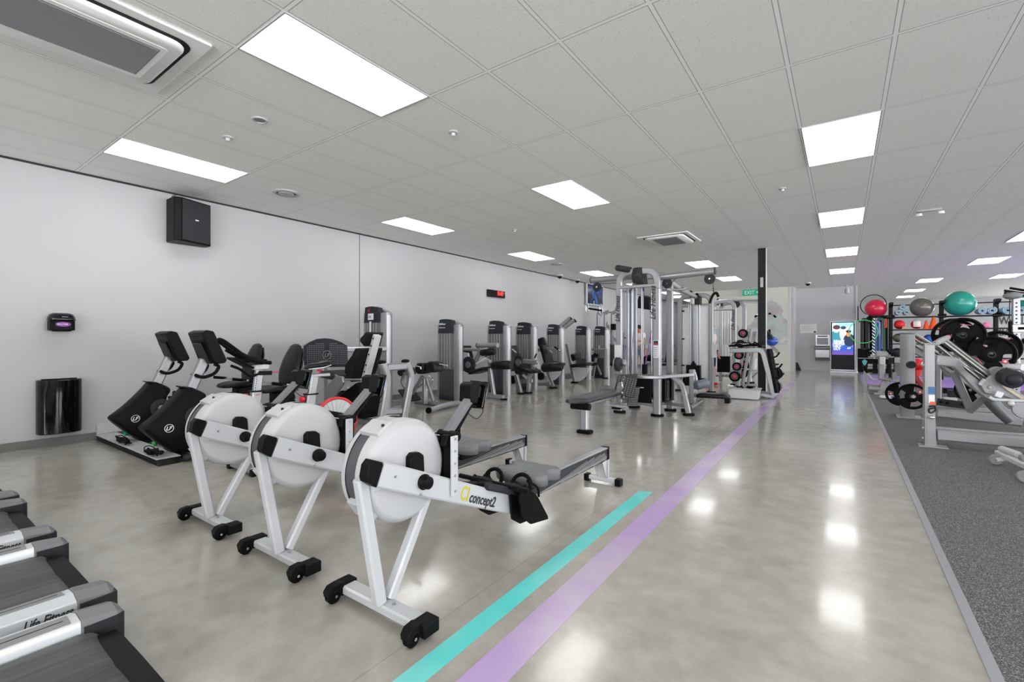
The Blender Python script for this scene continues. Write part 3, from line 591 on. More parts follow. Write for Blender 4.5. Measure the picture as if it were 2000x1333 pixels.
for y in (2.05, 3.2):
    f = sb().bar([(X - .2, y, .045), (X + .2, y, .045)], .075, .05, hint=(0, 1, 0)).build('stabiliser', 'silver', t, bev=.006)
    for s in (-1, 1): sb().box(*sorted((X + s * .19, X + s * .25)), y - .045, y + .045, 0, .06).build('end_cap', 'black', f, bev=.008)
sb().bar([(X, 3.0, .1), (X, 3.2, .06)], .06, .05).build('rear_strut', 'silver', t)
for s in (-1, 1):
    a = sb().bar([(X + s * .11, 2.46, .3), (X + s * .11, 2.46 + s * .1, .3 - s * .13)], .018, .03).cyl((X + s * .03, 2.46, .3), (X + s * .12, 2.46, .3), .02).build('crank', 'dsilver', t)
    c = Vector((X + s * .17, 2.46 + s * .1, .3 - s * .13)); sb().box(c.x - .045, c.x + .045, c.y - .045, c.y + .045, c.z - .012, c.z + .012).build('pedal', 'black', a, bev=.004)
# ---------------- wall and ceiling fittings ----------------
t = thing('waste_bin', 'glossy black wall mounted bin low on the left wall', 'bin', (XW, 1.33, .14)); o0 = (XW, 1.33, .14)
P = [(XW + .012, 1.14), (XW + .06, 1.14), (XW + .12, 1.16), (XW + .16, 1.22), (XW + .172, 1.33), (XW + .16, 1.44), (XW + .12, 1.5), (XW + .06, 1.52), (XW + .012, 1.52)]
G(o0).prism(P, 'z', .15, .76).build('body', 'gloss', t, bev=.012, smooth=50)
G(o0).prism([(XW + .04, 1.18), (XW + .1, 1.2), (XW + .13, 1.33), (XW + .1, 1.46), (XW + .04, 1.48)], 'z', .75, .768).build('opening', 'rubber', t)
G(o0).box(XW, XW + .014, 1.15, 1.51, .2, .7).build('bracket', 'black', t)
t = thing('wipe_dispenser', 'small black wipes dispenser with a purple oval label, above the wall bin', 'dispenser', (XW, 1.33, 1.3)); o0 = (XW, 1.33, 1.3)
G(o0).prism([(XW, 1.235), (XW + .13, 1.235), (XW + .16, 1.27), (XW + .16, 1.41), (XW + .13, 1.445), (XW, 1.445)], 'z', 1.315, 1.43).build('body', 'black', t, bev=.01)
b = G(o0)._loft([[(XW + x * k, 1.34 + y * k, z) for x, y in ((0, -.108), (.135, -.108), (.168, -.075), (.168, .075), (.135, .108), (0, .108))] for z, k in ((1.425, 1.0), (1.433, 1.03), (1.47, .97), (1.5, .85), (1.515, .62))]).build('lid', 'gloss', t, bev=.006, smooth=60)
G(o0).box(XW + .02, XW + .14, 1.27, 1.41, 1.305, 1.315).build('base', 'black', t)
lb = G(o0).lathe([(0, 0), (.003, .026), (0, .027)], (0, 0, 0), 'x', 28).build('label', 'purple', t); lb.scale = (1, 2.4, 1); lb.location = (.161 , .01, .085)
for v in lb.data.vertices: v.co += Vector(o0)
text('lettering', 'SKULLTONE', .026, 'winks', t, frame((.1645, -.04, .077), (0, 1, 0), (0, 0, 1)), sx=.62)
t = thing('wall_speaker', 'black loudspeaker hung high on the left wall', 'speaker', (XW, 2.6, 2.5)); o0 = (XW, 2.6, 2.5)
G(o0).prism([(XW + .04, 2.36), (XW + .3, 2.36), (XW + .33, 2.42), (XW + .33, 2.44), (XW + .2, 2.83), (XW + .06, 2.83)], 'z', 2.5, 3.07).build('cabinet', 'black', t, bev=.008)
G(o0).slab([(XW + .337, 2.445, 2.52), (XW + .21, 2.82, 2.52), (XW + .21, 2.82, 3.05), (XW + .337, 2.445, 3.05)], .012).build('grille', 'dgrey', t, bev=.003)
G(o0).slab([(XW + .29, 2.61, 2.8), (XW + .276, 2.65, 2.8), (XW + .276, 2.65, 2.815), (XW + .29, 2.61, 2.815)], .012).build('badge', 'winks', t)
G(o0).box(XW, XW + .1, 2.55, 2.62, 2.7, 2.85).build('bracket', 'black', t); G(o0).tube(crv([(XW + .1, 2.45, 3.05), (XW + .06, 2.42, 3.12), (XW + .02, 2.5, 3.17)]), .004, 6).build('cable', 'black', t)
t = thing('wall_clock', 'black digital clock with red numerals 10:40 on the white wall', 'clock', (XW, 9.56, 2.3)); o0 = (XW, 9.56, 2.3)
G(o0).box(XW, XW + .05, 9.2, 9.93, 2.29, 2.475).build('case', 'gloss', t, bev=.004)
text('digits', '10:40', .16, 'ledr', t, frame((.052, .02, .05), (0, 1, 0), (0, 0, 1)), sx=.72)
t = thing('television', 'wall television showing a blue splash picture, past the digital clock', 'television', (XW, 15.3, 2.45)); o0 = (XW, 15.3, 2.45)
def tvmat():
    m = mat('tv_picture', (8, 10, 20), .2); nt = m.node_tree; p = nt.nodes['Principled BSDF']; g = nt.nodes.new('ShaderNodeTexCoord')
    f = noise(nt, g.outputs['Object'], 3.2, 6, .7); r = nt.nodes.new('ShaderNodeVectorMath'); r.operation = 'LENGTH'; nt.links.new(g.outputs['Object'], r.inputs[0])
    k = mth(nt, 'MULTIPLY', ramp(nt, f, .45, .75), ramp(nt, r.outputs['Value'], .75, .1), clamp=True)
    c = mixc(nt, k, rgb(10, 12, 18), rgb(40, 120, 230)); nt.links.new(c, p.inputs['Emission Color']); p.inputs['Emission Strength'].default_value = 1.0; return m
G(o0).box(XW + .05, XW + .11, 14.65, 15.98, 2.42, 3.17).build('bezel', 'lgrey', t, bev=.006)
sc = G().box(-.002, .002, -.62, .62, -.34, .34).build('screen', tvmat(), t); sc.location = (.113, .02, .35)
G(o0).box(XW, XW + .05, 15.1, 15.5, 2.65, 2.95).build('bracket', 'black', t)
def cassette(x0, x1, y0, y1, label):
    cx, cy = (x0 + x1) / 2, (y0 + y1) / 2; w, h = (x1 - x0) / 2, (y1 - y0) / 2; t = thing('air_conditioner', label, 'air conditioner', (cx, cy, CH))
    def rr(w, h, r, n=6):
        out = []
        for sx, sy, a in ((1, 1, 0), (-1, 1, 90), (-1, -1, 180), (1, -1, 270)):
            for k in range(n + 1): b = R(a + 90 * k / n); out.append((sx * (w - r) + r * math.cos(b), sy * (h - r) + r * math.sin(b)))
        return out
    G().prism(rr(w, h, .02), 'z', -.018, -.001).build('fascia', 'acw', t, bev=.006)
    G()._loft([[(a, b, z) for a, b in rr(w * k, h * k2, .1)] for z, k, k2 in ((-.0185, .84, .89), (-.022, .84, .89))]).build('air_slot', 'black', t)
    G()._loft([[(a, b, z) for a, b in rr(w * k, h * k2, r)] for z, k, k2, r in ((-.012, .78, .855, .1), (-.04, .765, .845, .09), (-.048, .74, .83, .08))]).build('panel', 'acw', t, smooth=50)
    G().prism(rr(w * .56, h * .74, .03), 'z', -.0502, -.045).build('grille_frame', 'acw', t)
    g = G(); n = 60
    for k in range(n): x = -w * .46 + k * w * .92 / n; g.box(x, x + w * .009, -h * .68, h * .68, -.054, -.0495)
    gr = g.build('grille_slats', 'silver2', t); G().box(-w * .48, w * .48, -h * .69, h * .69, -.0505, -.0495).build('grille_back', 'mgrey', t)
cassette(-4.43, -3.42, .02, 1.37, 'large white ceiling air conditioner cassette in the top left corner')
cassette(-3.25, -2.3, 8.72, 9.75, 'small ceiling air conditioner cassette above the cable machine')
def disc_thing(name, label, cat, x, y, rings, group=None):
    t = thing(name, label, cat, (x, y, CH), group=group)
    for nm, prof, m in rings: G().lathe(prof, (0, 0, 0), 'z', 28).build(nm, m, t)
disc_thing('ceiling_vent', 'round white ceiling vent near the wall, left of the second wall-side light', 'vent', -6.09, 3.33, (('ring', [(0, .17), (-.012, .165), (-.02, .13), (-.01, .12), (0, .12)], 'wplas'), ('throat', [(-.002, .001), (-.002, .12)], 'black'), ('cone', [(-.012, .001), (-.03, .06), (-.022, .1), (-.012, .1)], 'wplas')))
disc_thing('ceiling_vent', 'round white ceiling vent far down the wall, beside the third wall-side light', 'vent', -6.1, 10.6, (('ring', [(0, .17), (-.012, .165), (-.02, .13), (-.01, .12), (0, .12)], 'wplas'), ('throat', [(-.002, .001), (-.002, .12)], 'black'), ('cone', [(-.012, .001), (-.03, .06), (-.022, .1), (-.012, .1)], 'wplas')))
disc_thing('ceiling_speaker', 'flat round grey ceiling speaker beside the small smoke alarm', 'speaker', -4.25, 2.08, (('rim', [(0, .065), (-.01, .063), (-.012, .05), (-.004, .048)], 'wplas'), ('grille', [(-.008, .001), (-.006, .05)], 'mgrey')))
for x, y, l in ((-4.87, 2.08, 'white ceiling detector nearest the long thin light panel'), (-3.01, 3.27, 'white ceiling detector between the two big light panels'), (-.64, 6.98, 'white ceiling detector left of the second walkway light'), (-4.81, 6.84, 'white ceiling detector in front of the small air conditioner')):
    disc_thing('detector', l, 'detector', x, y, (('base', [(0, .045), (-.012, .045), (-.015, .03), (-.015, .001)], 'wplas'), ('sensor', [(-.015, .02), (-.04, .018), (-.043, .001)], 'lgrey')), 'small ceiling detectors')
for x, y, l in ((-7.06, 12.43, 'small black dome camera on the ceiling edge, nearer of two before the television'), (-7.14, 13.75, 'small black dome camera on the ceiling edge next to the television'), (-.99, 19.1, 'small black dome camera on the ceiling in front of the grey wall')):
    disc_thing('dome_camera', l, 'security camera', x, y, (('base', [(0, .1), (-.05, .095), (-.055, .001)], 'wplas'), ('dome', [(-.05, .075), (-.09, .06), (-.12, .03), (-.128, .001)], 'gloss')), 'black dome cameras on the ceiling')
t = thing('bullet_camera', 'white bullet camera hanging at the top corner of the grey wall', 'security camera', (.12, 21.0, CH)); G().cyl((0, 0, -.1), (0, 0, 0), .03).build('stem', 'wplas', t); G().cyl((0, 0, -.12), (0, -.02, -.3), .07, 16).build('body', 'wplas', t, bev=.01)
t = thing('emergency_light', 'white twin spot emergency light on the ceiling above the rubber floor', 'emergency light', (.95, 9.4, CH)); G().box(-.03, .26, -.03, .03, -.03, 0).build('base', 'wplas', t, bev=.01)
G().lathe([(-.04, .001), (-.04, .04), (-.0, .035)], (0, 0, -.05), 'z', 16).build('lamp_head', 'winks', t); G().lathe([(-.04, .001), (-.04, .04), (-.0, .035)], (.25, 0, -.05), 'z', 16).build('lamp_head', 'winks', t)
t = thing('exit_sign', 'green exit sign hanging from the ceiling left of the black column', 'sign', (-2.86, 19.6, 2.98)); o0 = (-2.86, 19.6, 2.98)
G().box(-.27, .3, -.02, .02, -.12, .12).build('body', 'exitg', t, bev=.004); text('lettering', 'EXIT', .19, 'winks', t, frame((-.2, -.023, -.065), (1, 0, 0), (0, 0, 1)), sx=.9); G().prism([(.2, 0), (.28, .06), (.28, -.06)], 'y', -.024, -.021).build('arrow', 'winks', t); G().box(-.01, .01, -.01, .01, .12, .204).build('hanger', 'wplas', t)

# mural on the far wall: hatched patches of teal and purple
def mural_mat():
    m = mat('mural_print', (224, 221, 214), .6); nt = m.node_tree; p = nt.nodes['Principled BSDF']; tc = nt.nodes.new('ShaderNodeTexCoord'); sp = nt.nodes.new('ShaderNodeSeparateXYZ'); nt.links.new(tc.outputs['Object'], sp.inputs[0])
    d = mth(nt, 'SUBTRACT', sp.outputs[0], sp.outputs[2]); h = mth(nt, 'LESS_THAN', mth(nt, 'PINGPONG', d, .03), .012)
    reg = noise(nt, tc.outputs['Object'], 1.5, 4, .6)
    g2 = mth(nt, 'POWER', 2.718, mth(nt, 'MULTIPLY', mth(nt, 'POWER', mth(nt, 'DIVIDE', mth(nt, 'SUBTRACT', sp.outputs[0], 1.15), .5), 2), -1))
    sky = mth(nt, 'ADD', mth(nt, 'ADD', mth(nt, 'MULTIPLY', g2, 1.1), mth(nt, 'MULTIPLY', reg, 1.6)), -1.15)
    inreg = mth(nt, 'MULTIPLY', ramp(nt, mth(nt, 'SUBTRACT', sky, sp.outputs[2]), 0, .03), ramp(nt, reg, .36, .4), clamp=True)
    col = mixc(nt, ramp(nt, noise(nt, tc.outputs['Object'], 1.7, 2), .42, .58), rgb(120, 190, 192), rgb(110, 98, 124))
    nt.links.new(mixc(nt, mth(nt, 'MULTIPLY', h, inreg), rgb(224, 221, 214), col), p.inputs['Base Color']); return m
o = G().box(-1.78, 1.72, -.004, .0, -1.02, 1.15).build('wall_mural', mural_mat(), None); o.location = (-3.42, 20.298, 2.0); tag(o, 'hatched teal and purple abstract print covering the cream end wall', 'mural')
t = thing('notice', 'small white printed notice taped to the grey wall', 'notice', (-1.09, 21.4, 1.6)); G().box(-.27, .27, -.006, -.001, -.15, .19).build('sheet', 'paper', t)
g = G()
for k in range(6): g.box(-.23, .2 - .06 * (k % 3), -.0075, -.0062, .13 - k * .038, .137 - k * .038)
g.build('print_lines', 'mgrey', t); G().lathe([(0, .001), (-.002, .035), (0, .036)], (.21, -.006, -.11), 'y', 16).build('logo', 'ink', t)
t = thing('drinking_fountain', 'stainless steel drinking fountain and bottle filler on the grey wall', 'drinking fountain', (-.63, 21.398, .4)); 
G().box(-.23, .23, -.12, 0, .55, .98).build('bottle_filler', 'steel', t, bev=.008); G().box(-.18, .18, -.125, -.11, .6, .86).build('recess', 'dsilver', t); G().box(-.16, .16, -.128, -.12, .9, .94).build('display', 'ink', t)
G().prism([(0, .42), (0, .6), (-.12, .6), (-.34, .55), (-.36, .44), (-.3, .38)], 'x', -.24, .24).build('basin', 'dsilver', t, bev=.012) if 0 else G()._loft([[(-.24, y, z), (.24, y, z)] + [(.24, y2, z2), (-.24, y2, z2)] for (y, z), (y2, z2) in (((0, .42), (0, .58)), ((-.3, .42), (-.3, .54)), ((-.36, .44), (-.36, .52)))]).build('basin', 'dsilver', t, bev=.008)
G()._loft([[(-.23, y, z), (.23, y, z), (.23, y, .42), (-.23, y, .42)] for y, z in ((0, 0), (-.2, .0), (-.32, .12), (-.34, .4))]).build('cabinet', 'steel', t, bev=.015)
G().tube(fil([(.14, -.2, .54), (.14, -.2, .62), (.08, -.22, .63)], .02), .012, 8).build('spout', 'chrome', t)

# kiosk
def kiosk_mat():
    m = mat('kiosk_picture', (10, 10, 20), .15); nt = m.node_tree; p = nt.nodes['Principled BSDF']; tc = nt.nodes.new('ShaderNodeTexCoord'); sp = nt.nodes.new('ShaderNodeSeparateXYZ'); nt.links.new(tc.outputs['Object'], sp.inputs[0])
    x, z = sp.outputs[0], sp.outputs[2]
    c = mixc(nt, ramp(nt, z, -.12, .3), rgb(40, 80, 175), rgb(150, 225, 250)); n1 = noise(nt, tc.outputs['Object'], 3, 3)
    c = mixc(nt, mth(nt, 'MULTIPLY', ramp(nt, n1, .5, .62), ramp(nt, z, -.3, .2)), c, rgb(225, 240, 255)); c = mixc(nt, ramp(nt, z, -.36, -.6), c, rgb(120, 70, 150))
    def blob(cx, cz, rx, rz, col, c):
        a = mth(nt, 'POWER', mth(nt, 'DIVIDE', mth(nt, 'SUBTRACT', x, cx), rx), 2); b = mth(nt, 'POWER', mth(nt, 'DIVIDE', mth(nt, 'SUBTRACT', z, cz), rz), 2)
        return mixc(nt, mth(nt, 'LESS_THAN', mth(nt, 'ADD', a, b), 1), c, rgb(*col))
    for b in ((-.2, .1, .17, .22, (40, 130, 150)), (-.19, .36, .09, .12, (225, 205, 200)), (-.18, .44, .11, .08, (70, 40, 50)), (.03, .2, .12, .26, (215, 235, 245)), (.02, .42, .08, .06, (50, 50, 70)), (.19, -.02, .17, .22, (20, 40, 70)), (.17, .2, .07, .1, (225, 130, 90)), (.17, .29, .08, .05, (30, 20, 30))): c = blob(*b, c)
    nt.links.new(c, p.inputs['Emission Color']); p.inputs['Emission Strength'].default_value = 1.4; p.inputs['Specular IOR Level'].default_value = .1; return m
t = thing('display_kiosk', 'tall black digital display kiosk glowing blue in front of the grey wall', 'display kiosk', (-.005, 20.5, 0))
G().box(-.37, .37, -.04, .06, .07, 1.86).build('body', 'alu', t, bev=.01); G().box(-.345, .345, -.05, -.038, .12, 1.83).build('glass', 'kglass', t, bev=.004); G().box(-.38, .38, -.2, .2, 0, .07).build('base', 'alu', t, bev=.01)
s = G().box(-.31, .31, -.004, .0, -.55, .6).build('screen', kiosk_mat(), t); s.location = (0, -.052, 1.2)
for i, w in enumerate(('REALLY', 'PEOPLE', 'HELP', 'OUT')): text('lettering', w, .115, 'litw', s, frame((-.27, -.008, -.1 - i * .095), (1, 0, 0), (0, 0, 1)), sx=.85)
text('lettering', 'AF', .09, 'litw', s, frame((.13, -.008, -.34), (1, 0, 0), (0, 0, 1)))
# black column
t = thing('column', 'slim black steel column from floor to ceiling beside the accessory rack', 'column', (-1.42, 11.4, 0)); G().box(-.085, .065, -.075, .075, 0, CH).build('casing', 'colb', t); G().box(.066, .072, -.08, .08, .0, CH).build('edge_strip', 'wplas', t)
G().box(-.04, .02, -.085, -.076, 2.34, 2.55).build('switch_plate', 'wplas', t, bev=.004)
t = thing('door_stop', 'small grey wedge on the floor at the corner of the grey wall', 'wedge', (-1.42, 21.25, 0)); G().prism([(-.08, 0), (.1, 0), (-.02, .3), (-.08, .3)], 'y', -.05, .05).build('wedge', 'dgrey', t)
# ---------------- weight stack machines along the wall ----------------
def tower(t, x0, x1, y, h, title, qr=False):
    """rounded weight stack housing; front faces the camera side (-y)"""
    o = t.location; w = x1 - x0; cx = (x0 + x1) / 2; D = .15; out = []
    def pl(z0, z1, pts, name, m, **k): return G(o).prism(pts, 'z', z0, z1).build(name, m, t, **k)
    # side columns
    a = x0 + w * .13; b = x1 - w * .22
    pl(0, h - .12, [(x0, y + .03), (x0 + .02, y), (a, y - .012), (a, y + D), (x0 + .02, y + D), (x0, y + D - .03)], 'side_column', 'silver')
    pl(0, h - .12, [(b, y - .012), (x1 - .06, y), (x1 - .02, y + .02), (x1, y + .07), (x1, y + D - .05), (x1 - .03, y + D), (b, y + D)], 'side_column', 'silver')
    # front panels bulge slightly
    F = [(a, y - .012), (a + (b - a) * .25, y - .03), ((a + b) / 2, y - .036), (a + (b - a) * .75, y - .03), (b, y - .012)]
    def panel(z0, z1, d, name, m): return G(o).prism([(px, py - d) for px, py in F] + [(b, y + .04), (a, y + .04)], 'z', z0, z1).build(name, m, t, smooth=50)
    panel(.0, .1, .004, 'kick_panel', 'dgrey'); panel(.1, .62, .0, 'lower_shield', 'shieldd')
    s = panel(.62, h - .28, 0, 'upper_shield', 'shield')
    g = G(o)
    for k in (.22, .42, .6, .78): px = a + (b - a) * k; g.box(px - .012, px + .012, y - .0385, y - .028, .63, h - .29)
    g.build('guide_rod', 'silver2', s)
    # arched placard and top cap
    n = 10; top = []
    for k in range(n + 1): u = k / n; px = x0 + .01 + (b + .03 - x0) * u; top.append((px, h - .105 + .1 * math.sin(math.pi * min(1, u * .62 + .2)) ** 1))
    pc = G(o).prism([(a, h - .29), (b, h - .29)] + [(px, z) for px, z in reversed(top) if a <= px <= b], 'y', y - .046, y + .04).build('placard', 'slate', t, bev=.004)
    cap = []
    for k in range(17): u = k / 16; px = x0 + w * u; cap.append((px, h - .12 + .125 * math.sin(math.pi * (.12 + .8 * u)) - .035))
    G(o).prism([(x0, h - .16)] + cap + [(x1, h - .16)], 'y', y + .035, y + D - .01).build('top_cap', 'silver', t, bev=.008, smooth=50)
    if qr:
        G(o).box((a + b) / 2 - .09, (a + b) / 2 + .06, y - .049, y - .045, h - .24, h - .13).build('display', 'winks', pc); text('digits', '2:02', .055, 'ink', pc, frame(Vector(((a + b) / 2 - .08, y - .0505, h - .205)) - Vector(o), (1, 0, 0), (0, 0, 1)), sx=.85)
        G(o).tube(crv([((a + b) / 2 - .05, y - .049, h - .1), ((a + b) / 2 - .08, y - .049, h - .07), ((a + b) / 2 - .03, y - .049, h - .045)]), .006, 6).build('logo', 'red', pc)
        G(o).cyl(((a + b) / 2 - .01, y - .06, h - .62), ((a + b) / 2 - .01, y - .06, h - .27), .02).build('cable_tube', 'lgrey', pc)
    else:
        text('lettering', 'LifeFitness', .05, 'winks', pc, frame(Vector((a + .03, y - .048, h - .12)) - Vector(o), (1, 0, 0), (0, 0, 1)), shear=.35, sx=.8)
        text('lettering', title, .024, 'winks', pc, frame(Vector((a + .03, y - .048, h - .185)) - Vector(o), (1, 0, 0), (0, 0, 1)), sx=.85)
def P2(Y):
    return lambda px, py, d=0: gy(px, py, Y + d)
def machine(name, label, x, y, cat='weight machine', group=None): return thing(name, label, cat, (x, y, 0), group=group)
def roller(g, a, b, r): a = Vector(a); b = Vector(b); d = (b - a).normalized(); g.tube([a, a + d * r * .3, b - d * r * .3, b], [r * .75, r, r, r * .75], 16); return g
def foot(o, t, p, r=.07, ax=None): return G(o).lathe([(0, .001), (0, r), (.03, r), (.035, r * .8), (.035, .001)], (p[0], p[1], 0), 'z', 18).build('foot', 'rubber', t)
GRP = None
# 1. seated leg curl beside the first short tower
t = machine('leg_curl_machine', 'leg curl machine behind the nearest rower monitor, long black roller pad in front', -6.4, 6.9); o = t.location; q = P2(7.45)
tower(t, -6.71, -6.1, 6.8, 1.62, 'SEATED LEG CURL')
G(o).tube([q(898, 683), q(938, 683)], .035).build('cross_beam', 'silver', t)
G(o).tube([q(933, 675), q(972, 675)], .05, 14).build('top_tube', 'silver', t); G(o).tube([q(932, 675), q(933.5, 675)], .052, 14).build('tube_cap', 'dgrey', t)
G(o).bar([q(941, 680), q(925, 714)], .07, .09).build('lever_arm', 'silver', t, bev=.01)
G(o).tube(fil([q(945, 700), q(955, 692), q(962, 682)], .03), .012).build('handle', 'dgrey', t)
c = q(914, 713, -.1); g = G(o).lathe([(0, .001), (0, .17), (.05, .17), (.05, .001)], c, 'y', 28).build('cam_disc', 'slate', t, bev=.008)
G(o).lathe([(-.012, .001), (-.012, .065), (0, .07)], c, 'y', 20).build('hub', 'steel', g)
g = G(o)
for k in range(6): a = k * 1.047; g.sph(c + Vector((.045 * math.cos(a), -.014, .045 * math.sin(a))), .007, 8, 6)
g.build('hub_bolt', 'dgrey', g_parent := g and t) if 0 else g.build('hub_bolt', 'dgrey', t)
G(o).prism([(q(905, 0).x, q(905, 688).z), (q(916, 0).x, q(916, 690).z), (q(920, 0).x, q(920, 706).z), (q(905, 0).x, q(905, 712).z)], 'y', 7.4, 7.45).build('side_plate', 'lgrey', t)
roller(G(o), q(940, 690), q(966, 687), .07).build('thigh_pad', 'vinyl', t)
roller(G(o), q(962, 715), q(998, 713), .09).build('roller_pad', 'vinyl', t)
G(o).bar([q(930, 712), q(950, 700), q(958, 706)], .05, .06).build('roller_arm', 'lgrey', t, bev=.008)
G(o).obox(q(936, 725), (.6, .42, .08), (0, -18, 0)).build('seat', 'orange_seat', t, bev=.03) if 0 else G(o).obox(q(940, 724), (.42, .4, .07), (0, -16, 0)).build('seat', 'vinyl', t, bev=.03)
G(o).obox(q(905, 700) + Vector((0, .1, 0)), (.08, .4, .55), (0, -14, 0)).build('backrest', 'vinyl', t, bev=.03)
G(o).bar([(-6.2, 7.45, .06), (-5.5, 7.45, .06)], .08, .08, hint=(0, 1, 0)).bar([(-5.75, 7.45, .08), (-5.85, 7.45, .62)], .07, .08, hint=(0, 1, 0)).bar([(-6.05, 7.1, .06), (-6.05, 7.8, .06)], .08, .07).build('base_frame', 'silver', t, bev=.01)
for p in ((-5.5, 7.45), (-6.05, 7.8)): foot(o, t, p)
G(o).obox(q(898, 716, -.2), (.05, .03, .15)).build('weight_tag', 'lgrey', t, bev=.01); G(o).obox(q(898, 718, -.23), (.022, .01, .03)).build('tag_print', 'orange', t)
# 2. leg extension
t = machine('leg_extension_machine', 'leg extension machine with round silver hub and thick black roller, second tower', -6.1, 8.1); o = t.location; q = P2(8.7)
tower(t, -6.37, -5.79, 8.0, 1.62, 'LEG EXTENSION')
c = q(1012, 708, -.08); g = G(o).prism([(c.x + a, c.z + b) for a, b in ((-.1, -.25), (.02, -.3), (.12, -.2), (.1, 0), (.1, .12), (0, .18), (-.1, .12), (-.14, -.05))], 'y', c.y, c.y + .05).build('cam_plate', 'slate', t, bev=.02)
G(o).lathe([(-.012, .001), (-.012, .075), (0, .08)], c, 'y', 20).build('hub', 'steel', g)
G(o).bar([q(1018, 706), q(1052, 708)], .1, .1, hint=(0, 1, 0)).build('lever_arm', 'silver', t, bev=.02)
G(o).bar([q(1050, 708), q(1052, 718), q(1058, 720)], .05, .07, hint=(0, 1, 0)).build('roller_bracket', 'lgrey', t, bev=.01)
roller(G(o), q(1060, 719), q(1098, 716), .1).build('roller_pad', 'vinyl', t)
for a, b in (((1020, 707), (1014, 692)), ((1044, 700), (1048, 691))): G(o).tube([q(*a), q(*b)], .016).build('handle', 'rubber', t)
G(o).tube(crv([q(1022, 722), q(1034, 728), q(1030, 738), q(1022, 733)]), .03, 10).build('pivot_guard', 'lgrey', t)
G(o).bar([q(1008, 732, -.2), q(1017, 769, -.2)], .08, .1, hint=(0, 1, 0)).build('front_leg', 'silver', t, bev=.015); foot(o, t, q(1018, 771, -.2), .09)
G(o).bar(fil([q(1044, 715), q(1034, 735), q(1032, 768)], .05), .09, .09, hint=(0, 1, 0)).build('rear_post', 'silver', t, bev=.015); foot(o, t, q(1032, 768), .09)
G(o).bar([q(1000, 747), q(1040, 744)], .07, .09, hint=(0, 1, 0)).build('base_frame', 'silver', t, bev=.01)
G(o).obox(q(1032, 722), (.45, .42, .08), (0, 12, 0)).build('seat', 'vinyl', t, bev=.03)
G(o).obox(q(1003, 700, .1), (.08, .42, .6), (0, -14, 0)).build('backrest', 'vinyl2', t, bev=.03)
G(o).lathe([(0, .001), (0, .09), (.04, .09), (.04, .001)], q(1000, 742, -.2), 'y', 20).build('range_dial', 'black', t)
G(o).tube([q(1000, 683), q(1008, 690)], .025).build('backrest_handle', 'silver', t)
# 3. chest press
t = machine('chest_press_machine', 'chest press machine with forked silver handles and quarter round seat guard, third tower', -6.2, 9.2); o = t.location; q = P2(9.9)
tower(t, -6.42, -5.84, 9.15, 1.62, 'CHEST PRESS')
G(o).obox(q(1058, 669), (.2, .25, .22), (0, -25, 20)).build('head_pad', 'vinyl', t, bev=.04)
G(o).bar([q(1048, 683), q(1068, 686)], .08, .08, hint=(0, 1, 0)).build('cross_beam', 'silver', t, bev=.01)
G(o).bar(fil([q(1060, 684), q(1080, 680), q(1094, 686)], .05), .05, .05, hint=(0, 1, 0)).bar([q(1068, 680), q(1078, 690)], .04, .04, hint=(0, 1, 0)).build('press_arm', 'silver', t, bev=.01)
G(o).tube([q(1083, 678), q(1093, 686)], .028).build('handle', 'rubber', t)
G(o).obox(q(1070, 700), (.1, .38, .7), (0, -18, 0)).build('backrest', 'vinyl', t, bev=.03)
c = q(1068, 713); G(o).prism([(c.x, c.z)] + [(c.x + .42 * math.cos(R(a)), c.z + .42 * math.sin(R(a))) for a in range(-90, 1, 10)], 'y', c.y, c.y + .04).build('seat_guard', 'lgrey', t)
G(o).obox(q(1082, 712, .1), (.45, .42, .08)).build('seat', 'vinyl', t, bev=.03)
G(o).bar([q(1068, 722), q(1081, 756)], .05, .07, hint=(0, 1, 0)).build('front_leg', 'silver', t, bev=.01); foot(o, t, q(1081, 757), .1)
G(o).bar([q(1048, 750), q(1076, 750)], .08, .1, hint=(0, 1, 0)).build('base_frame', 'silver', t, bev=.01)
G(o).lathe([(0, .001), (0, .1), (.06, .1), (.06, .001)], q(1055, 735), 'y', 20).build('counterweight', 'black', t)
# 4. shoulder press
t = machine('shoulder_press_machine', 'shoulder press machine with two silver arms rising above the fourth tower', -6.3, 11); o = t.location; q = P2(11.5)
tower(t, -6.59, -6.06, 10.85, 1.62, 'TRICEPS PRESS')
for a, b in (((1092, 640), (1114, 621)), ((1101, 642), (1122, 625))):
    G(o).bar([q(*a), q(*b)], .07, .1, hint=(0, 1, 0)).build('overhead_arm', 'silver', t, bev=.01)
    e = Vector(b + (0,)); G(o).bar([q(b[0] - 1, b[1]), q(b[0] + 3, b[1] + 4)], .06, .05, hint=(0, 1, 0)).build('arm_grip', 'rubber', t)
G(o).bar([q(1107, 672), q(1122, 745)], .07, .1, hint=(0, 1, 0)).build('diagonal_post', 'silver', t, bev=.01); foot(o, t, q(1122, 746), .1)
roller(G(o), q(1118, 699), q(1130, 695, .5), .1).build('roller_pad', 'vinyl', t)
c = q(1122, 718); G(o).prism([(c.x - .05, c.z)] + [(c.x + .0 + .42 * math.cos(R(a)), c.z + .4 * math.sin(R(a))) for a in range(-90, 1, 10)], 'y', c.y, c.y + .04).build('seat_guard', 'lgrey', t)
G(o).obox(q(1135, 713), (.5, .42, .1), (0, -8, 0)).build('seat', 'vinyl', t, bev=.04)
G(o).bar([q(1106, 737), q(1122, 735)], .08, .12, hint=(0, 1, 0)).build('base_frame', 'silver', t, bev=.01)
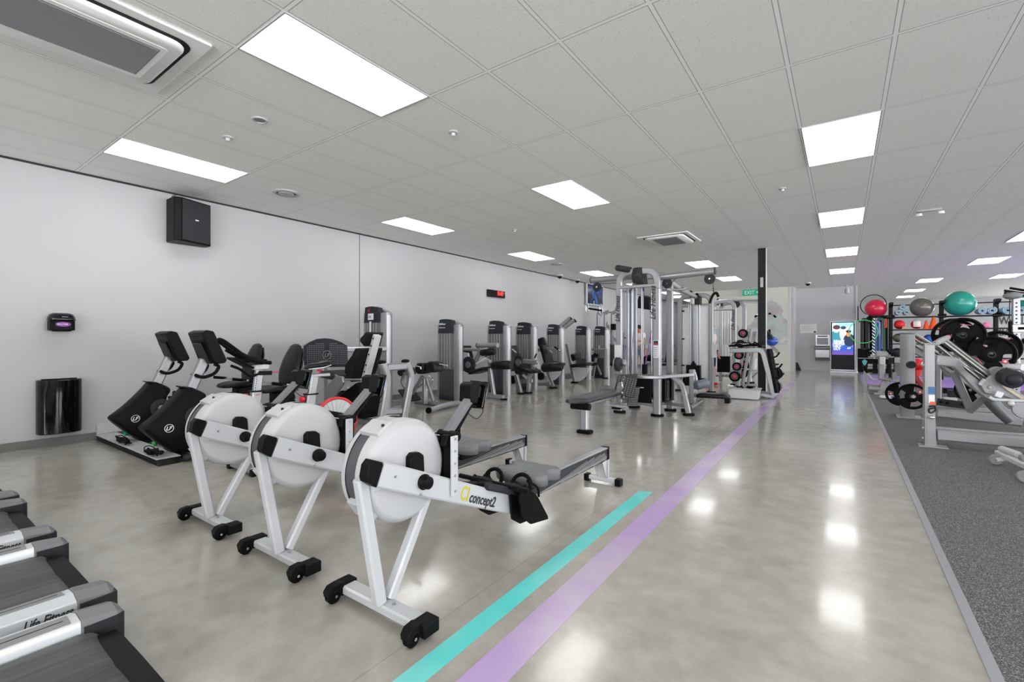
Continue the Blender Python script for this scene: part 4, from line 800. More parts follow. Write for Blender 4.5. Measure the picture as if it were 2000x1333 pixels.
# 5. and 6. the pair near the television
t = machine('weight_machine', 'narrow grey weight tower machine, left one of the pair below the television', -6.4, 12.9); o = t.location
tower(t, -6.72, -6.2, 12.75, 1.62, 'BICEPS CURL')
q = P2(13.08); G(o).obox(q(1160, 712), (.34, .3, .08), (0, -10, 0)).build('seat', 'vinyl', t, bev=.03); G(o).bar([q(1158, 735), q(1164, 700)], .07, .08, hint=(0, 1, 0)).build('post', 'silver', t)
t = machine('abdominal_machine', 'weight tower machine with dark back pad, right one of the pair below the television', -6.1, 13.5); o = t.location; q = P2(13.9)
tower(t, -6.41, -5.88, 13.4, 1.62, 'LAT PULLDOWN'); q2 = P2(13.25)
G(o).bar([q2(1156, 683), q2(1184, 683)], .05, .06, hint=(0, 1, 0)).bar([q2(1182, 683), q2(1182, 740)], .05, .07, hint=(0, 1, 0)).build('guard_rail', 'silver', t, bev=.008); G(o).cyl(q2(1170, 682), q2(1170, 675), .02).build('pin', 'lgrey', t)
foot(o, t, q2(1182, 740), .09)
G(o).bar([q2(1163, 705), q2(1174, 733)], .05, .06, hint=(0, 1, 0)).build('lever_arm', 'silver', t, bev=.01); G(o).bar([q2(1160, 691), q2(1168, 695)], .04, .05, hint=(0, 1, 0)).build('handle', 'rubber', t)
G(o).lathe([(0, .001), (0, .12), (.06, .12), (.06, .001)], q2(1159, 700), 'y', 20).build('cam_disc', 'slate', t)
G(o).obox(q(1193, 685), (.14, .4, .42), (0, 6, 0)).build('backrest', 'vinyl', t, bev=.05); G(o).obox(q(1192, 702), (.16, .4, .3), (0, 10, 0)).build('lumbar_pad', 'vinyl', t, bev=.04)
G(o).obox(q(1196, 712), (.5, .4, .08)).build('seat', 'vinyl', t, bev=.03); c = q(1190, 718); G(o).prism([(c.x - .1, c.z)] + [(c.x + .4 * math.cos(R(a)), c.z + .4 * math.sin(R(a))) for a in range(-90, 1, 10)], 'y', c.y, c.y + .04).build('seat_guard', 'lgrey', t)
# 7. tall frame with arched uprights behind the pair
t = machine('pulldown_machine', 'tall silver machine with arched uprights beneath the television, behind the towers', -6.0, 15); o = t.location; q = P2(15)
for a in (1168, 1182, 1196): G(o).bar(fil([(q(a, 0).x, 15, 0), q(a, 612), q(a + 8, 608)], .15), .1, .1, hint=(0, 1, 0)).build('upright', 'silver', t, bev=.02)
G(o).bar([q(1166, 612), q(1208, 610)], .05, .05, hint=(0, 1, 0)).build('crossbar', 'silver', t)
G(o).bar([q(1184, 632), q(1207, 672)], .08, .06, hint=(0, 1, 0)).bar([q(1178, 640), q(1190, 636)], .04, .04, hint=(0, 1, 0)).build('lever_arm', 'silver', t, bev=.01)
G(o).lathe([(0, .001), (0, .07), (.05, .07), (.05, .001)], q(1182, 632), 'y', 16).build('pulley', 'black', t)
G(o).box(q(1195, 0).x, q(1203, 0).x, 14.9, 15.1, q(1199, 645).z, q(1199, 633).z).build('weight_block', 'black', t)
G(o).bar([(-5.9, 14.4, .05), (-5.9, 15.4, .05)], .1, .08).build('base_frame', 'silver', t)

# ---------------- leg press beside the tallest tower ----------------
t = machine('leg_press_machine', 'seated leg press with a big dark treaded foot plate and reclined back pad, tallest tower', -6.2, 4.7); o = t.location
tower(t, -6.95, -6.32, 5.2, 1.79, '', qr=True)
X = -6.3; fp = [gx(594, 676, X), gx(596, 718, X), gx(680, 717, X), gx(679, 676, X), gx(668, 669, X), gx(650, 662.5, X), gx(636, 661, X), gx(620, 662.5, X), gx(605, 669, X)]
pl = G(o).prism([(p.y, p.z) for p in fp], 'x', X - .03, X).build('foot_plate', 'slate', t, bev=.008)
yc = (fp[0].y + fp[3].y) / 2; zc = gx(637, 694, X).z; g = G(o); n = 0
for i in range(24):
    for j in range(14):
        y = fp[1].y + .035 + i * .028; z = fp[1].z + .03 + j * .028
        if abs(y - yc) < .036 and (z > zc + .06 or z < zc - .07): continue
        if (y - yc) ** 2 + (z - zc) ** 2 < .0054: continue
        if z > fp[3].z - .02 + .075 * math.cos((y - yc) * 4): continue
        if y > fp[2].y - .03: continue
        g.box(X - .001, X + .004, y - .007, y + .007, z - .007, z + .007)
g.build('tread_studs', 'seatg', pl)
G(o).lathe([(0, .062), (.004, .062), (.004, .07), (0, .07)], (X, yc, zc), 'x', 28, closed=True).build('logo_ring', 'mgrey', pl); text('lettering', 'LF', .085, 'mgrey', pl, frame(Vector((X + .002, yc - .045, zc - .03)) - Vector(o), (0, 1, 0), (0, 0, 1)), shear=.3)
G(o).bar([(X - .1, 4.15, .08), (X - .1, 4.15, .82)], .09, .09).build('plate_post', 'silver', t, bev=.015)
G(o).bar([(X - .08, 4.3, 1.05), (X - .08, 5.25, 1.05)], .09, .08).build('cross_beam', 'silver', t, bev=.02)
q = P2(4.15)
# reclined seat
a, b = q(712, 748), q(737, 655); sb_ = G(o).bar([a, b], .11, .075, hint=(0, 1, 0)).build('backrest_bar', 'lgrey', t, bev=.008)
g = G(o); 
for k in (.12, .24, .38, .6, .78, .93): p = a.lerp(b, k) + Vector((0, -.056, 0)); g.cyl(p, p + Vector((0, -.004, 0)), .013, 12)
g.build('adjustment_holes', 'black', sb_)
dr = (b - a).normalized(); nr = Vector((-dr.z, 0, dr.x)); nr = nr if nr.x < 0 else -nr
def padprof(p0, p1, bulge): return [p0, p0 + nr * bulge * .9 + (p1 - p0) * .12, p0 + nr * bulge + (p1 - p0) * .35, p0 + nr * bulge * .6 + (p1 - p0) * .7, p0 + nr * bulge * .45 + (p1 - p0) * .93, p1 + nr * .02, p1]
for nm, k0, k1, bl, w in (('back_pad', .0, .7, .22, .2), ('head_pad', .74, 1.03, .13, .14)):
    p0 = a.lerp(b, k0) + nr * .04; p1 = a.lerp(b, k1) + nr * .04; pr = padprof(p0, p1, bl)
    G(o).prism([(p.x, p.z) for p in pr], 'y', 4.15 - w, 4.15 + w).build(nm, 'vinyl', t, bev=.02, smooth=60)
G(o).obox(q(664, 733), (.46, .42, .1), (0, 4, 0)).build('seat', 'vinyl2', t, bev=.03)
for s in (-1, 1): G(o).tube(fil([q(706, 742, s * .25), q(672, 742, s * .25), q(655, 733, s * .25)], .05), .014).build('seat_handle', 'silver', t)
G(o).prism([(p.x, p.z) for p in (q(672, 752), q(690, 732), q(703, 733), q(705, 745), q(694, 762), q(686, 776), q(678, 777), q(674, 765), q(664, 758))], 'y', 3.86, 3.9).build('carriage_plate', 'silver', t, bev=.01)
text('lettering', '12', .05, 'winks', t, frame(q(678, 759, -.3) - Vector(o), (1, 0, 0), (0, 0, 1)))
G(o).bar([q(630, 795, -.05), q(672, 768, -.05)], .07, .09, hint=(0, 1, 0)).build('rail_cover', 'dgrey', t, bev=.02)
G(o).bar([q(670, 770, .1), q(745, 738, .1)], .05, .06, hint=(0, 1, 0)).bar([q(670, 782, .3), q(745, 750, .3)], .05, .06, hint=(0, 1, 0)).build('guide_rail', 'silver', t, bev=.01)
G(o).prism([(-5.95, .12), (-5.95, .4), (-5.5, .62), (-5.4, .5), (-5.35, .12)], 'y', 4.0, 4.35).build('mechanism_cover', 'black', t, bev=.03)
G(o).bar([(-6.5, 4.15, .06), (-4.95, 4.15, .06)], .1, .08, hint=(0, 1, 0)).bar([(-6.4, 4.15, .06), (-6.4, 5.3, .06)], .09, .08).build('base_frame', 'silver', t, bev=.012)
# two tall posts and cross bar at the front end
XB = -5.0
A = [gx(746, 708, XB), gx(750, 718, XB), gx(756, 735, XB), gx(755, 760, XB), gx(741, 828, XB)]; A[-1].z = .02; A = [Vector((XB, p.y, p.z)) for p in A]
B = [gx(792, 706, XB), gx(797, 718, XB), gx(803, 735, XB), gx(799, 760, XB), gx(785, 818, XB)]; B[-1].z = .02
for pth in (A, B):
    G(o).bar(fil(pth, .08), .09, .1).build('front_post', 'silver', t, bev=.015)
    p = pth[0]; G(o).sph((p.x, p.y, p.z + .0), (.055, .065, .03), 14, 8).build('post_cap', 'black', t)
    foot(o, t, pth[-1], .08)
G(o).bar([gx(755, 718, XB), gx(792, 715, XB)], .1, .1).build('front_crossbar', 'silver', t, bev=.015); G(o).bar([gx(748, 805, XB), gx(783, 803, XB)], .08, .08).build('lower_crossbar', 'silver', t, bev=.01)
# ---------------- back extension bench ----------------
t = machine('back_extension_bench', 'back extension bench with two dark hexagonal hip pads and long curved base tube', -5.6, 5.9, 'exercise bench'); o = t.location; q = P2(5.85)
for (px, py), nm in (((828, 720), 'a'), ((850, 717), 'b')):
    c = q(px, py); G(o).prism([(c.x + a, c.z + b) for a, b in ((-.13, -.02), (-.07, .1), (.07, .1), (.1, .04), (.09, -.09), (-.06, -.1))], 'y', c.y - .12, c.y + .12).build('hip_pad', 'vinyl', t, bev=.03)
G(o).tube(fil([q(812, 715, -.2), q(822, 718, -.2), q(822, 722, -.2)], .02), .013).build('handle', 'chrome', t); G(o).tube([q(858, 712), q(874, 715)], .016).build('handle', 'chrome', t)
roller(G(o), q(783, 728, -.05), q(790, 727, .3), .07).build('ankle_roller', 'vinyl', t); roller(G(o), q(800, 726, -.05), q(808, 725, .3), .07).build('ankle_roller', 'vinyl', t)
G(o).tube(fil([q(790, 728), q(784, 748), q(795, 762)], .08), .03).build('ankle_arm', 'silver', t)
G(o).bar([q(830, 738), q(830, 790)], .07, .09).build('upright', 'silver', t, bev=.012); G(o).bar([q(833, 740), q(847, 785)], .05, .06, hint=(0, 1, 0)).build('brace', 'silver', t, bev=.01); G(o).bar([q(805, 770), q(826, 735)], .05, .06, hint=(0, 1, 0)).build('brace', 'silver', t, bev=.01)
G(o).tube(crv([q(822, 740), q(815, 752), q(818, 757), q(826, 748), q(828, 738)]), .012, 8).tube(crv([q(838, 735), q(845, 742), q(840, 755)]), .012, 8).build('adjuster_handle', 'chrome', t)
G(o).obox(q(800, 772), (.3, .35, .03), (0, 40, 0)).build('foot_plate', 'dgrey', t, bev=.005)
b0, b1 = gz(838, 802, .05), gz(905, 786, .05)
G(o).tube(crv([b0, b0.lerp(b1, .5) + Vector((0, 0, .02)), b1]), .045, 12).build('base_tube', 'silver', t); d = (b0 - b1).normalized(); G(o).tube([b0 - d * .01, b0 + d * .03], .05, 14).build('end_cap', 'rubber', t)
b2, b3 = gz(812, 786, .05), gz(852, 790, .05); G(o).tube([b2, b3], .04, 12).build('base_tube', 'silver', t); foot(o, t, b3, .06)
# ---------------- people ----------------
def skin_mesh(name, verts, edges, m, parent, root=0):
    me = bpy.data.meshes.new(name); me.from_pydata([v[:3] for v in verts], edges, []); me.materials.append(M[m] if isinstance(m, str) else m)
    o = bpy.data.objects.new(name, me); COL.objects.link(o); o.parent = parent
    sk = o.modifiers.new('skin', 'SKIN'); me.skin_vertices if me.skin_vertices else None
    if not me.skin_vertices: me.attributes
    L = me.skin_vertices[0].data if len(me.skin_vertices) else None
    if L is None:
        bpy.context.view_layer.objects.active = o; bpy.ops.mesh.customdata_skin_add(); L = me.skin_vertices[0].data
    for i, v in enumerate(verts): r = v[3]; L[i].radius = (r, v[4] if len(v) > 4 else r); L[i].use_root = (i == root)
    s = o.modifiers.new('sub', 'SUBSURF'); s.levels = 1; s.render_levels = 2
    for p in me.polygons: p.use_smooth = True
    return o
def person(label, loc, rz, J, skinm, top, bottom, shoes, hairm='hair', sleeve=.6, pant=.5, h=1.75, extra=None):
    """J: joint positions in the person's own space (metres), facing -y"""
    t = thing('person', label, 'person', loc, rz)
    pel, ch, nk, hd = [Vector(J[k]) for k in ('pelvis', 'chest', 'neck', 'head')]
    V = [(*pel, .13, .1), (*pel.lerp(ch, .5), .125, .09), (*ch, .15, .1), (*nk, .06), (*(nk + (hd - nk) * .35), .055), (*(hd + Vector((0, 0, -.05))), .075, .085), (*(hd + Vector((0, 0, .06))), .08, .09)]; E = [(0, 1), (1, 2), (2, 3), (3, 4), (4, 5), (5, 6)]
    def add(p, r, par): V.append((*p, r)); E.append((par, len(V) - 1)); return len(V) - 1
    for s in ('L', 'R'):
        sh, el, wr = [Vector(J[k + s]) for k in ('sh', 'el', 'wr')]; a = add(sh, .06, 2); b = add(sh.lerp(el, .5), .05, a); c = add(el, .042, b); d = add(el.lerp(wr, .4), .038, c); e = add(wr, .026, d)
        dr = (wr - el).normalized(); sd = dr.cross(Vector((0, 1, 0))); sd = sd.normalized() if sd.length > .1 else Vector((1, 0, 0)); fx = dr.cross(sd).normalized()
        f = add(wr + dr * .05, .032, e)
        for k, (u, ln) in enumerate(((-.026, .065), (-.009, .078), (.009, .074), (.026, .058))): g1 = add(wr + dr * .1 + sd * u, .0095, f); g2 = add(wr + dr * (.1 + ln * .5) + sd * u + fx * .008, .0085, g1); add(wr + dr * (.1 + ln * .85) + sd * u + fx * .028, .0075, g2)
        th = add(wr + dr * .055 + sd * -.042, .011, f); add(wr + dr * .1 + sd * -.052 + fx * .015, .009, th)
        hp, kn, an = [Vector(J[k + s]) for k in ('hp', 'kn', 'an')]; a = add(hp, .085, 0); b = add(hp.lerp(kn, .5), .075, a); c = add(kn, .055, b); d = add(kn.lerp(an, .35), .055, c); e = add(an, .036, d)
    body = skin_mesh('body', V, E, skinm, t)
    # face
    g = G().sph(hd + Vector((0, -.095, .0)), (.012, .016, .02), 10, 8); g.build('nose', skinm, body)
    g = G().sph(hd + Vector((-.03, -.085, .03)), .01, 8, 6).sph(hd + Vector((.03, -.085, .03)), .01, 8, 6); g.build('eyes', 'hair', body)
    G().sph(hd + Vector((0, -.086, -.045)), (.022, .008, .006), 10, 6).build('mouth', 'redball', body); G().sph(hd + Vector((-.085, 0, .01)), (.012, .02, .03), 10, 8).build('ear', skinm, body); G().sph(hd + Vector((.085, 0, .01)), (.012, .02, .03), 10, 8).build('ear', skinm, body)
    G().sph(hd + Vector((0, .018, .05)), (.092, .1, .098), 20, 12).build('hair', hairm, t)
    # clothes
    V = [(*(pel + Vector((0, 0, -.03))), .15, .115), (*pel.lerp(ch, .5), .142, .108), (*ch, .168, .118), (*(nk + Vector((0, 0, -.03))), .08)]; E = [(0, 1), (1, 2), (2, 3)]
    for s in ('L', 'R'):
        sh, el = Vector(J['sh' + s]), Vector(J['el' + s]); V.append((*sh, .075)); E.append((2, len(V) - 1)); V.append((*sh.lerp(el, sleeve), .064)); E.append((len(V) - 2, len(V) - 1))
    skin_mesh('shirt', V, E, top, t)
    V = [(*(pel + Vector((0, 0, .03))), .145, .11)]; E = []
    for s in ('L', 'R'):
        hp, kn, an = [Vector(J[k + s]) for k in ('hp', 'kn', 'an')]; V.append((*hp, .1)); E.append((0, len(V) - 1)); V.append((*hp.lerp(kn, .5), .09)); E.append((len(V) - 2, len(V) - 1))
        if pant > .5: V.append((*kn, .07)); E.append((len(V) - 2, len(V) - 1))
        if pant > 1: V.append((*kn.lerp(an, .85), .055)); E.append((len(V) - 2, len(V) - 1))
    skin_mesh('trousers' if pant > 1 else 'shorts', V, E, bottom, t)
    for s in ('L', 'R'):
        an = Vector(J['an' + s]); d = Vector(J.get('toe', (0, -1, 0)))
        G().oval([an + d * -.08 + Vector((0, 0, -.02)), an + d * -.06 + Vector((0, 0, -.03)), an + d * .0 + Vector((0, 0, -.02)), an + d * .1 + Vector((0, 0, -.045)), an + d * .17 + Vector((0, 0, -.05)), an + d * .19 + Vector((0, 0, -.055))], [.05, .075, .08, .09, .08, .03], [.05, .09, .1, .055, .045, .03], hint=Vector((0, 0, 1)).cross(d), seg=14).build('shoe', shoes, t, smooth=70)
    return t
STAND = dict(pelvis=(0, 0, .95), chest=(0, 0, 1.27), neck=(0, .0, 1.46), head=(0, -.02, 1.6), shL=(.18, 0, 1.38), elL=(.24, .02, 1.1), wrL=(.25, -.06, .88), shR=(-.18, 0, 1.38), elR=(-.24, .02, 1.1), wrR=(-.25, -.06, .88),
             hpL=(.09, 0, .9), knL=(.1, -.02, .5), anL=(.11, .02, .09), hpR=(-.09, 0, .9), knR=(-.1, -.02, .5), anR=(-.11, .02, .09))
J = dict(STAND); J.update(head=(0, -.05, 1.59), elL=(.2, -.1, 1.12), wrL=(.06, -.24, 1.16), elR=(-.2, -.1, 1.12), wrR=(-.05, -.25, 1.2))
person('person in cap, white shirt and grey shorts standing behind the cable machine, looking down', (-6.05, 16.5, 0), 0, J, 'skin', 'wcloth', 'gcloth', 'wplas', 'bcloth', pant=.8)
J = dict(STAND); J.update(pelvis=(0, .1, .55), chest=(0, .02, .86), neck=(0, -.02, 1.04), head=(0, -.05, 1.17), shL=(.18, .02, .97), elL=(.27, -.05, .74), wrL=(.2, -.22, .62), shR=(-.18, .02, .97), elR=(-.27, -.05, .74), wrR=(-.2, -.22, .62), hpL=(.09, .08, .5), knL=(.16, -.36, .5), anL=(.16, -.38, .09), hpR=(-.09, .08, .5), knR=(-.16, -.36, .5), anR=(-.16, -.38, .09))
person('person in white top and black trousers sitting on a bench beside a blue towel', (-6.15, 18.2, 0), 0, J, 'skinl', 'wcloth', 'bcloth', 'wplas', 'bcloth', pant=1.5)
t = thing('exercise_bench', 'low black bench under the seated person', 'bench', (-6.15, 18.3, 0)); G().box(-.18, .18, -.3, .8, .34, .42).build('pad', 'vinyl', t, bev=.02); G().bar([(0, -.15, .34), (0, -.15, .0)], .06, .06).build('leg', 'silver', t); G().bar([(0, .65, .34), (0, .65, .0)], .06, .06).build('leg', 'silver', t)
t = G().box(-.1, .1, -.015, .015, -.35, .25).build('towel', 'blcloth', None, bev=.01); t.location = (-6.42, 17.7, .95); tag(t, 'bright blue towel hanging between the two people', 'towel')
J = dict(STAND); J.update(wrR=(-.24, -.12, .86), elR=(-.25, .03, 1.12)); J['toe'] = (0, -1, 0)
P3 = person('person in pale pink shirt, navy shorts and red shoes half hidden by the cable machine', (-2.81, 12.85, 0), 70, J, 'skin', 'pcloth', 'navy', 'red', pant=.9); P3.scale = (.95, .95, .95)

# ---------------- multi station cable machine ----------------
def cable(g, pts, r=.004): return g.tube(pts, r, 6)
T = thing('cable_machine', 'large silver multi station cable machine nearest the camera, lettering on its front post', 'cable machine', (-2.72, 7.65, 0)); o = T.location
XA, XB_, YF, YR, HT = -3.02, -2.39, 7.32, 8.0, 2.31
for (x0, x1, y, nm) in ((XA, XB_, YF, 'front_arch'), (XA, XB_, YR, 'rear_arch')):
    G(o).bar(fil([(x0, y, .02), (x0, y, HT), (x1, y, HT), (x1, y, .02)], .2, 8), .075, .1, hint=(0, 1, 0)).build(nm, 'silver', T, bev=.012)
pb = G(o).bar([(XB_, YF, .02), (XB_, YF, 2.02)], .12, .11).build('front_post', 'silver', T, bev=.012)
text('lettering', 'Life Fitness', .125, 'ink', pb, frame(Vector((XB_ - .012, YF - .0575, 1.52)) - Vector(o), (0, 0, 1), (-1, 0, 0)), shear=.35, sx=.95)
text('lettering', 'Life Fitness', .1, 'ink', pb, frame(Vector((XA + .02, YF - .053, 1.5)) - Vector(o), (0, 0, 1), (-1, 0, 0)), shear=.35, sx=.95)
G(o).box(XB_ - .045, XB_ + .045, YF - .066, YF - .057, .92, 1.2).build('instruction_placard', 'lgrey', T, bev=.003); G(o).box(XB_ - .035, XB_ + .035, YF - .069, YF - .065, 1.12, 1.19).build('placard_photo', 'ink', T); G(o).box(XB_ - .02, XB_ + .02, YF - .071, YF - .068, 1.125, 1.145).build('placard_print', 'red', T)
g = G(o)
for k in range(5): g.box(XB_ - .035, XB_ + .02, YF - .0675, YF - .0655, .95 + k * .032, .956 + k * .032)
g.build('placard_lines', 'ink', T)
for x in (XA, XB_):
    for y in (YF, YR): foot(o, T, (x, y), .1)
G(o).box(XA - .06, XA + .05, YF - .075, YF - .06, .78, 1.12).build('side_placard', 'lgrey', T, bev=.004)
for nm, a, b in (('top_rail', (XA, YF - .02, 2.07), (XB_, YF - .02, 2.07)), ('top_rail', (XB_, YF, 2.05), (XB_, YR, 2.05)), ('top_rail', (XA, YF, 2.05), (XA, YR, 2.05)), ('lower_rail', (XA, YF, .19), (XB_, YF, .17)), ('lower_rail', (XB_, YF, .17), (XB_, YR, .19)), ('lower_rail', (XA, YF, .19), (XA, YR, .19)), ('lower_rail', (XA, YR, .19), (XB_, YR, .19))):
    G(o).bar([a, b], .05, .05, hint=(0, 0, 1)).build(nm, 'silver', T, bev=.01)
# curved guard ring
rg = fil([(XA - .02, YF - .08, .64), (XA + .35, YF - .2, .62), (XB_ + .05, YF - .12, .62), (XB_ + .2, YF + .15, .63), (XB_ + .42, YF + .5, .64)], .2, 8); G(o).bar(rg, .05, .07, hint=(0, 0, 1)).build('guard_rail', 'silver', T, bev=.012)
# guide rods and centre spine
g = G(o); 
for x, y in ((-2.83, 7.42), (-2.68, 7.42), (-2.47, 7.52), (-2.47, 7.68), (-2.94, 7.5), (-2.94, 7.66), (-2.83, 7.9), (-2.68, 7.9)): g.cyl((x, y, .2), (x, y, 2.05), .009, 10)
g.build('guide_rods', 'steel', T)
G(o).bar([(-2.95, 7.7, .1), (-2.95, 7.7, 2.1)], .06, .07).build('centre_column', 'dsilver', T, bev=.01)
for x0, x1, y0, y1 in ((-2.88, -2.6, 7.36, 7.5), (-2.44, -2.3, 7.5, 7.78), (-3.0, -2.88, 7.5, 7.78), (-2.88, -2.6, 7.84, 7.97)):
    s = G(o).box(x0, x1, y0, y1, .22, .6).build('weight_stack', 'black', T, bev=.004); g = G(o)
    for k in range(9): z = .25 + k * .038; g.box(x0 - .003, x1 + .003, y0 - .003, y1 + .003, z, z + .003)
    g.build('plate_gaps', 'dgrey', s)
sh = G(o).box(-2.9, -2.46, 7.24, 7.27, .2, .6).build('stack_shroud', 'black', T, bev=.006); G(o).box(-2.68, -2.58, 7.232, 7.24, .435, .45).build('shroud_badge', 'lgrey', sh)
ps = G(o).box(-2.31, -2.3, 7.42, 7.9, .2, .58).build('stack_shroud', 'black', T); g = G(o)
for k in range(14):
    for j in range(2): g.cyl((-2.3, 7.55 + j * .06, .24 + k * .024), (-2.297, 7.55 + j * .06, .24 + k * .024), .007, 8)
g.build('pin_holes', 'lgrey', ps)
# cables
g = G(o)
for a, b in (((-2.93, 7.3, .6), (-2.93, 7.3, 2.05)), ((-2.88, 7.3, .6), (-2.88, 7.3, 2.05)), ((-2.62, 7.3, .62), (-2.62, 7.3, 2.05)), ((-2.8, 7.28, .7), (-2.72, 7.28, 2.2)), ((-2.36, 7.7, .6), (-2.36, 7.7, 2.05)), ((-2.5, 7.5, .6), (-2.5, 7.5, 2.05)), ((-2.56, 7.6, .3), (-2.56, 7.6, 2.05))): cable(g, [a, b], .0055)
g.build('cables', 'cablem', T)
cable(G(o), [(-2.6, 7.26, .6), (-2.46, 7.25, 1.35)], .008).build('resistance_band', 'purple', T)
G(o).box(-2.6, -2.52, 7.2, 7.26, .66, .82).build('weight_selector', 'black', T, bev=.01)
# top pulley housing
G(o).cyl((-2.95, 7.05, 2.36), (-2.84, 7.35, 2.35), .05, 16).build('pull_up_grip', 'dgrey', T, bev=.01)
ph = G(o).prism([(7.25, 2.12), (7.2, 2.25), (7.28, 2.38), (7.5, 2.36), (7.58, 2.1)], 'x', -2.78, -2.62).build('pulley_housing', 'dgrey', T, bev=.03); G(o).lathe([(0, .001), (0, .09), (-.004, .1), (0, .1)], (-2.782, 7.35, 2.24), 'x', 20).build('pulley_ring', 'mgrey', ph)
# overhead arms
G(o).tube([(-2.8, 7.6, 2.28), (-3.66, 7.6, 2.27)], .05, 14).build('overhead_arm', 'silver', T); G(o).cyl((-3.66, 7.6, 2.27), (-3.675, 7.6, 2.27), .052).build('arm_cap', 'dgrey', T)
G(o).tube([(-2.5, 7.6, 2.22), (-1.6, 7.6, 2.26)], .05, 14).build('overhead_arm', 'silver', T); G(o).cyl((-1.6, 7.6, 2.26), (-1.585, 7.6, 2.26), .055).build('arm_cap', 'dgrey', T)
q = P2(7.6)
for c in ((1166, 561), (1386, 545), (1303, 554)): G(o).lathe([(-.012, .001), (-.012, .075), (-.006, .082), (.006, .082), (.012, .075), (.012, .001)], q(*c), 'y', 24).build('pulley', 'dgrey', T); G(o).cyl(q(*c) + Vector((0, -.02, 0)), q(*c) + Vector((0, .02, 0)), .014).build('pulley_axle', 'chrome', T)
g = G(o); cable(g, [q(1172, 555), q(1205, 553)]); cable(g, [q(1300, 548), q(1330, 537), q(1380, 538)]); cable(g, crv([q(1309, 556), q(1320, 545), q(1330, 540)])); cable(g, [q(1162, 563), q(1160, 588)]); cable(g, [q(1393, 549), q(1393, 562)]); g.build('cables', 'black', T)
def chain(g, a, b, r=.012, n=5):
    a = Vector(a); b = Vector(b)
    for k in range(n): p = a.lerp(b, (k + .5) / n); g.lathe([(-.004, r * .6), (.004, r * .6), (.004, r), (-.004, r)], p, 'y' if k % 2 else 'x', 10, closed=True)
    return g
hd = thing('stirrup_bar', 'double stirrup handle hanging from the left overhead arm', 'cable attachment', q(1160, 600)); oh = hd.location
chain(G(oh), q(1160, 588), q(1160, 598)).build('chain', 'chrome', hd); G(oh).tube([q(1150, 603), q(1176, 607)], .018).build('bar', 'black', hd)
for px, py in ((1147, 604), (1174, 606)): c = q(px, py); G(oh).tube([c + Vector((.05 * math.cos(a) * .6, 0, .1 * math.sin(a))) for a in [k * .5236 for k in range(12)]], .013, 8, closed=True).build('grip', 'steel', hd)
hd = thing('v_handle', 'bent black bar hanging on a chain from the right overhead arm', 'cable attachment', q(1394, 575)); oh = hd.location
chain(G(oh), q(1393, 562), q(1394, 572), n=4).build('chain', 'black', hd); G(oh).tube(fil([q(1386, 593), q(1389, 583), q(1394, 574), q(1400, 572), q(1403, 580)], .03), .02).build('bar', 'black', hd)
G(o).bar(fil([(-2.4, 7.9, 2.2), (-2.62, 9.4, 2.2), (-2.73, 11.08, 2.17)], .2), .08, .08).build('connecting_beam', 'silver', T, bev=.015)
G(o).tube(fil([q(1313, 566), q(1335, 566), q(1340, 563), q(1330, 560)], .03), .018).build('pull_up_grip', 'silver', T)
# low row: pulley arm, foot plates, bench
G(o).bar(fil([(-2.82, 7.3, .2), (-2.82, 7.1, .6), (-2.82, 7.08, .82), (-2.82, 7.0, .86)], .08), .06, .09).build('row_pulley_arm', 'silver', T, bev=.012)
G(o).lathe([(-.03, .001), (-.03, .1), (-.015, .11), (.015, .11), (.03, .1), (.03, .001)], (-2.87, 6.92, .82), 'x', 24).build('row_pulley', 'slate', T); G(o).lathe([(-.05, .001), (-.05, .115), (-.035, .118), (-.035, .001)], (-2.87, 6.92, .82), 'x', 24).build('pulley_guard', 'silver', T)
def treadplate(pts, nm):
    P = [Vector(p) for p in pts]; pl = G(o).slab(P, .02).build(nm, 'vinyl2', T, bev=.004); g = G(o); u = P[1] - P[0]; v = P[3] - P[0]; n = u.cross(v).normalized(); n = n if n.y < 0 else -n
    for i in range(7):
        for j in range(9): p = P[0] + u * (i + .7) / 7.6 + v * (j + .6) / 9.4 + n * .012; g.obox(p, (.014, .006, .014), (0, 45, 0))
    g.build('tread', 'mgrey', pl)
yq = P2(6.75); treadplate([yq(1198, 768), yq(1238, 778, .1), yq(1246, 731, .1), yq(1208, 732)], 'foot_plate'); yq = P2(6.85); treadplate([yq(1224, 794), yq(1244, 794, .1), yq(1250, 756, .1), yq(1230, 756)], 'foot_plate'); yq = P2(6.6); treadplate([yq(1170, 768), yq(1190, 770), yq(1192, 754), yq(1175, 752)], 'foot_plate')
G(o).box(-2.93, -2.79, 6.78, 6.86, .13, .18).build('plate_foot', 'black', T, bev=.01); G(o).bar([(-2.95, 6.75, .2), (-2.72, 6.8, .18)], .05, .06, hint=(0, 0, 1)).bar([(-2.8, 6.8, .26), (-2.82, 7.3, .25)], .06, .07).build('row_rail', 'silver', T, bev=.01)
bn = thing('rowing_bench', 'long black padded bench on one silver leg in front of the cable machine', 'bench', (-2.8, 6.1, 0)); ob = bn.location
yy = [5.33, 5.36, 5.45, 6.6, 6.72, 6.76]; G(ob).oval([(-2.78 - .02 * k, y, .415) for k, y in enumerate(yy)], [.2, .28, .32, .32, .28, .16], [.04, .07, .08, .08, .07, .04], seg=16).build('pad', 'vinyl2', bn, smooth=60)
G(ob).bar([(-2.77, 5.5, .36), (-2.86, 6.75, .34)], .08, .05).build('rail', 'silver', bn, bev=.01); G(ob).cyl((-2.9, 5.43, .345), (-2.64, 5.43, .345), .045, 14).build('pivot', 'black', bn)
G(ob).bar([(-2.75, 5.5, .36), (-2.72, 5.44, .03)], .1, .08).build('leg', 'silver', bn, bev=.02); G(ob).box(-2.81, -2.62, 5.38, 5.5, 0, .045).build('foot', 'rubber', bn, bev=.015)
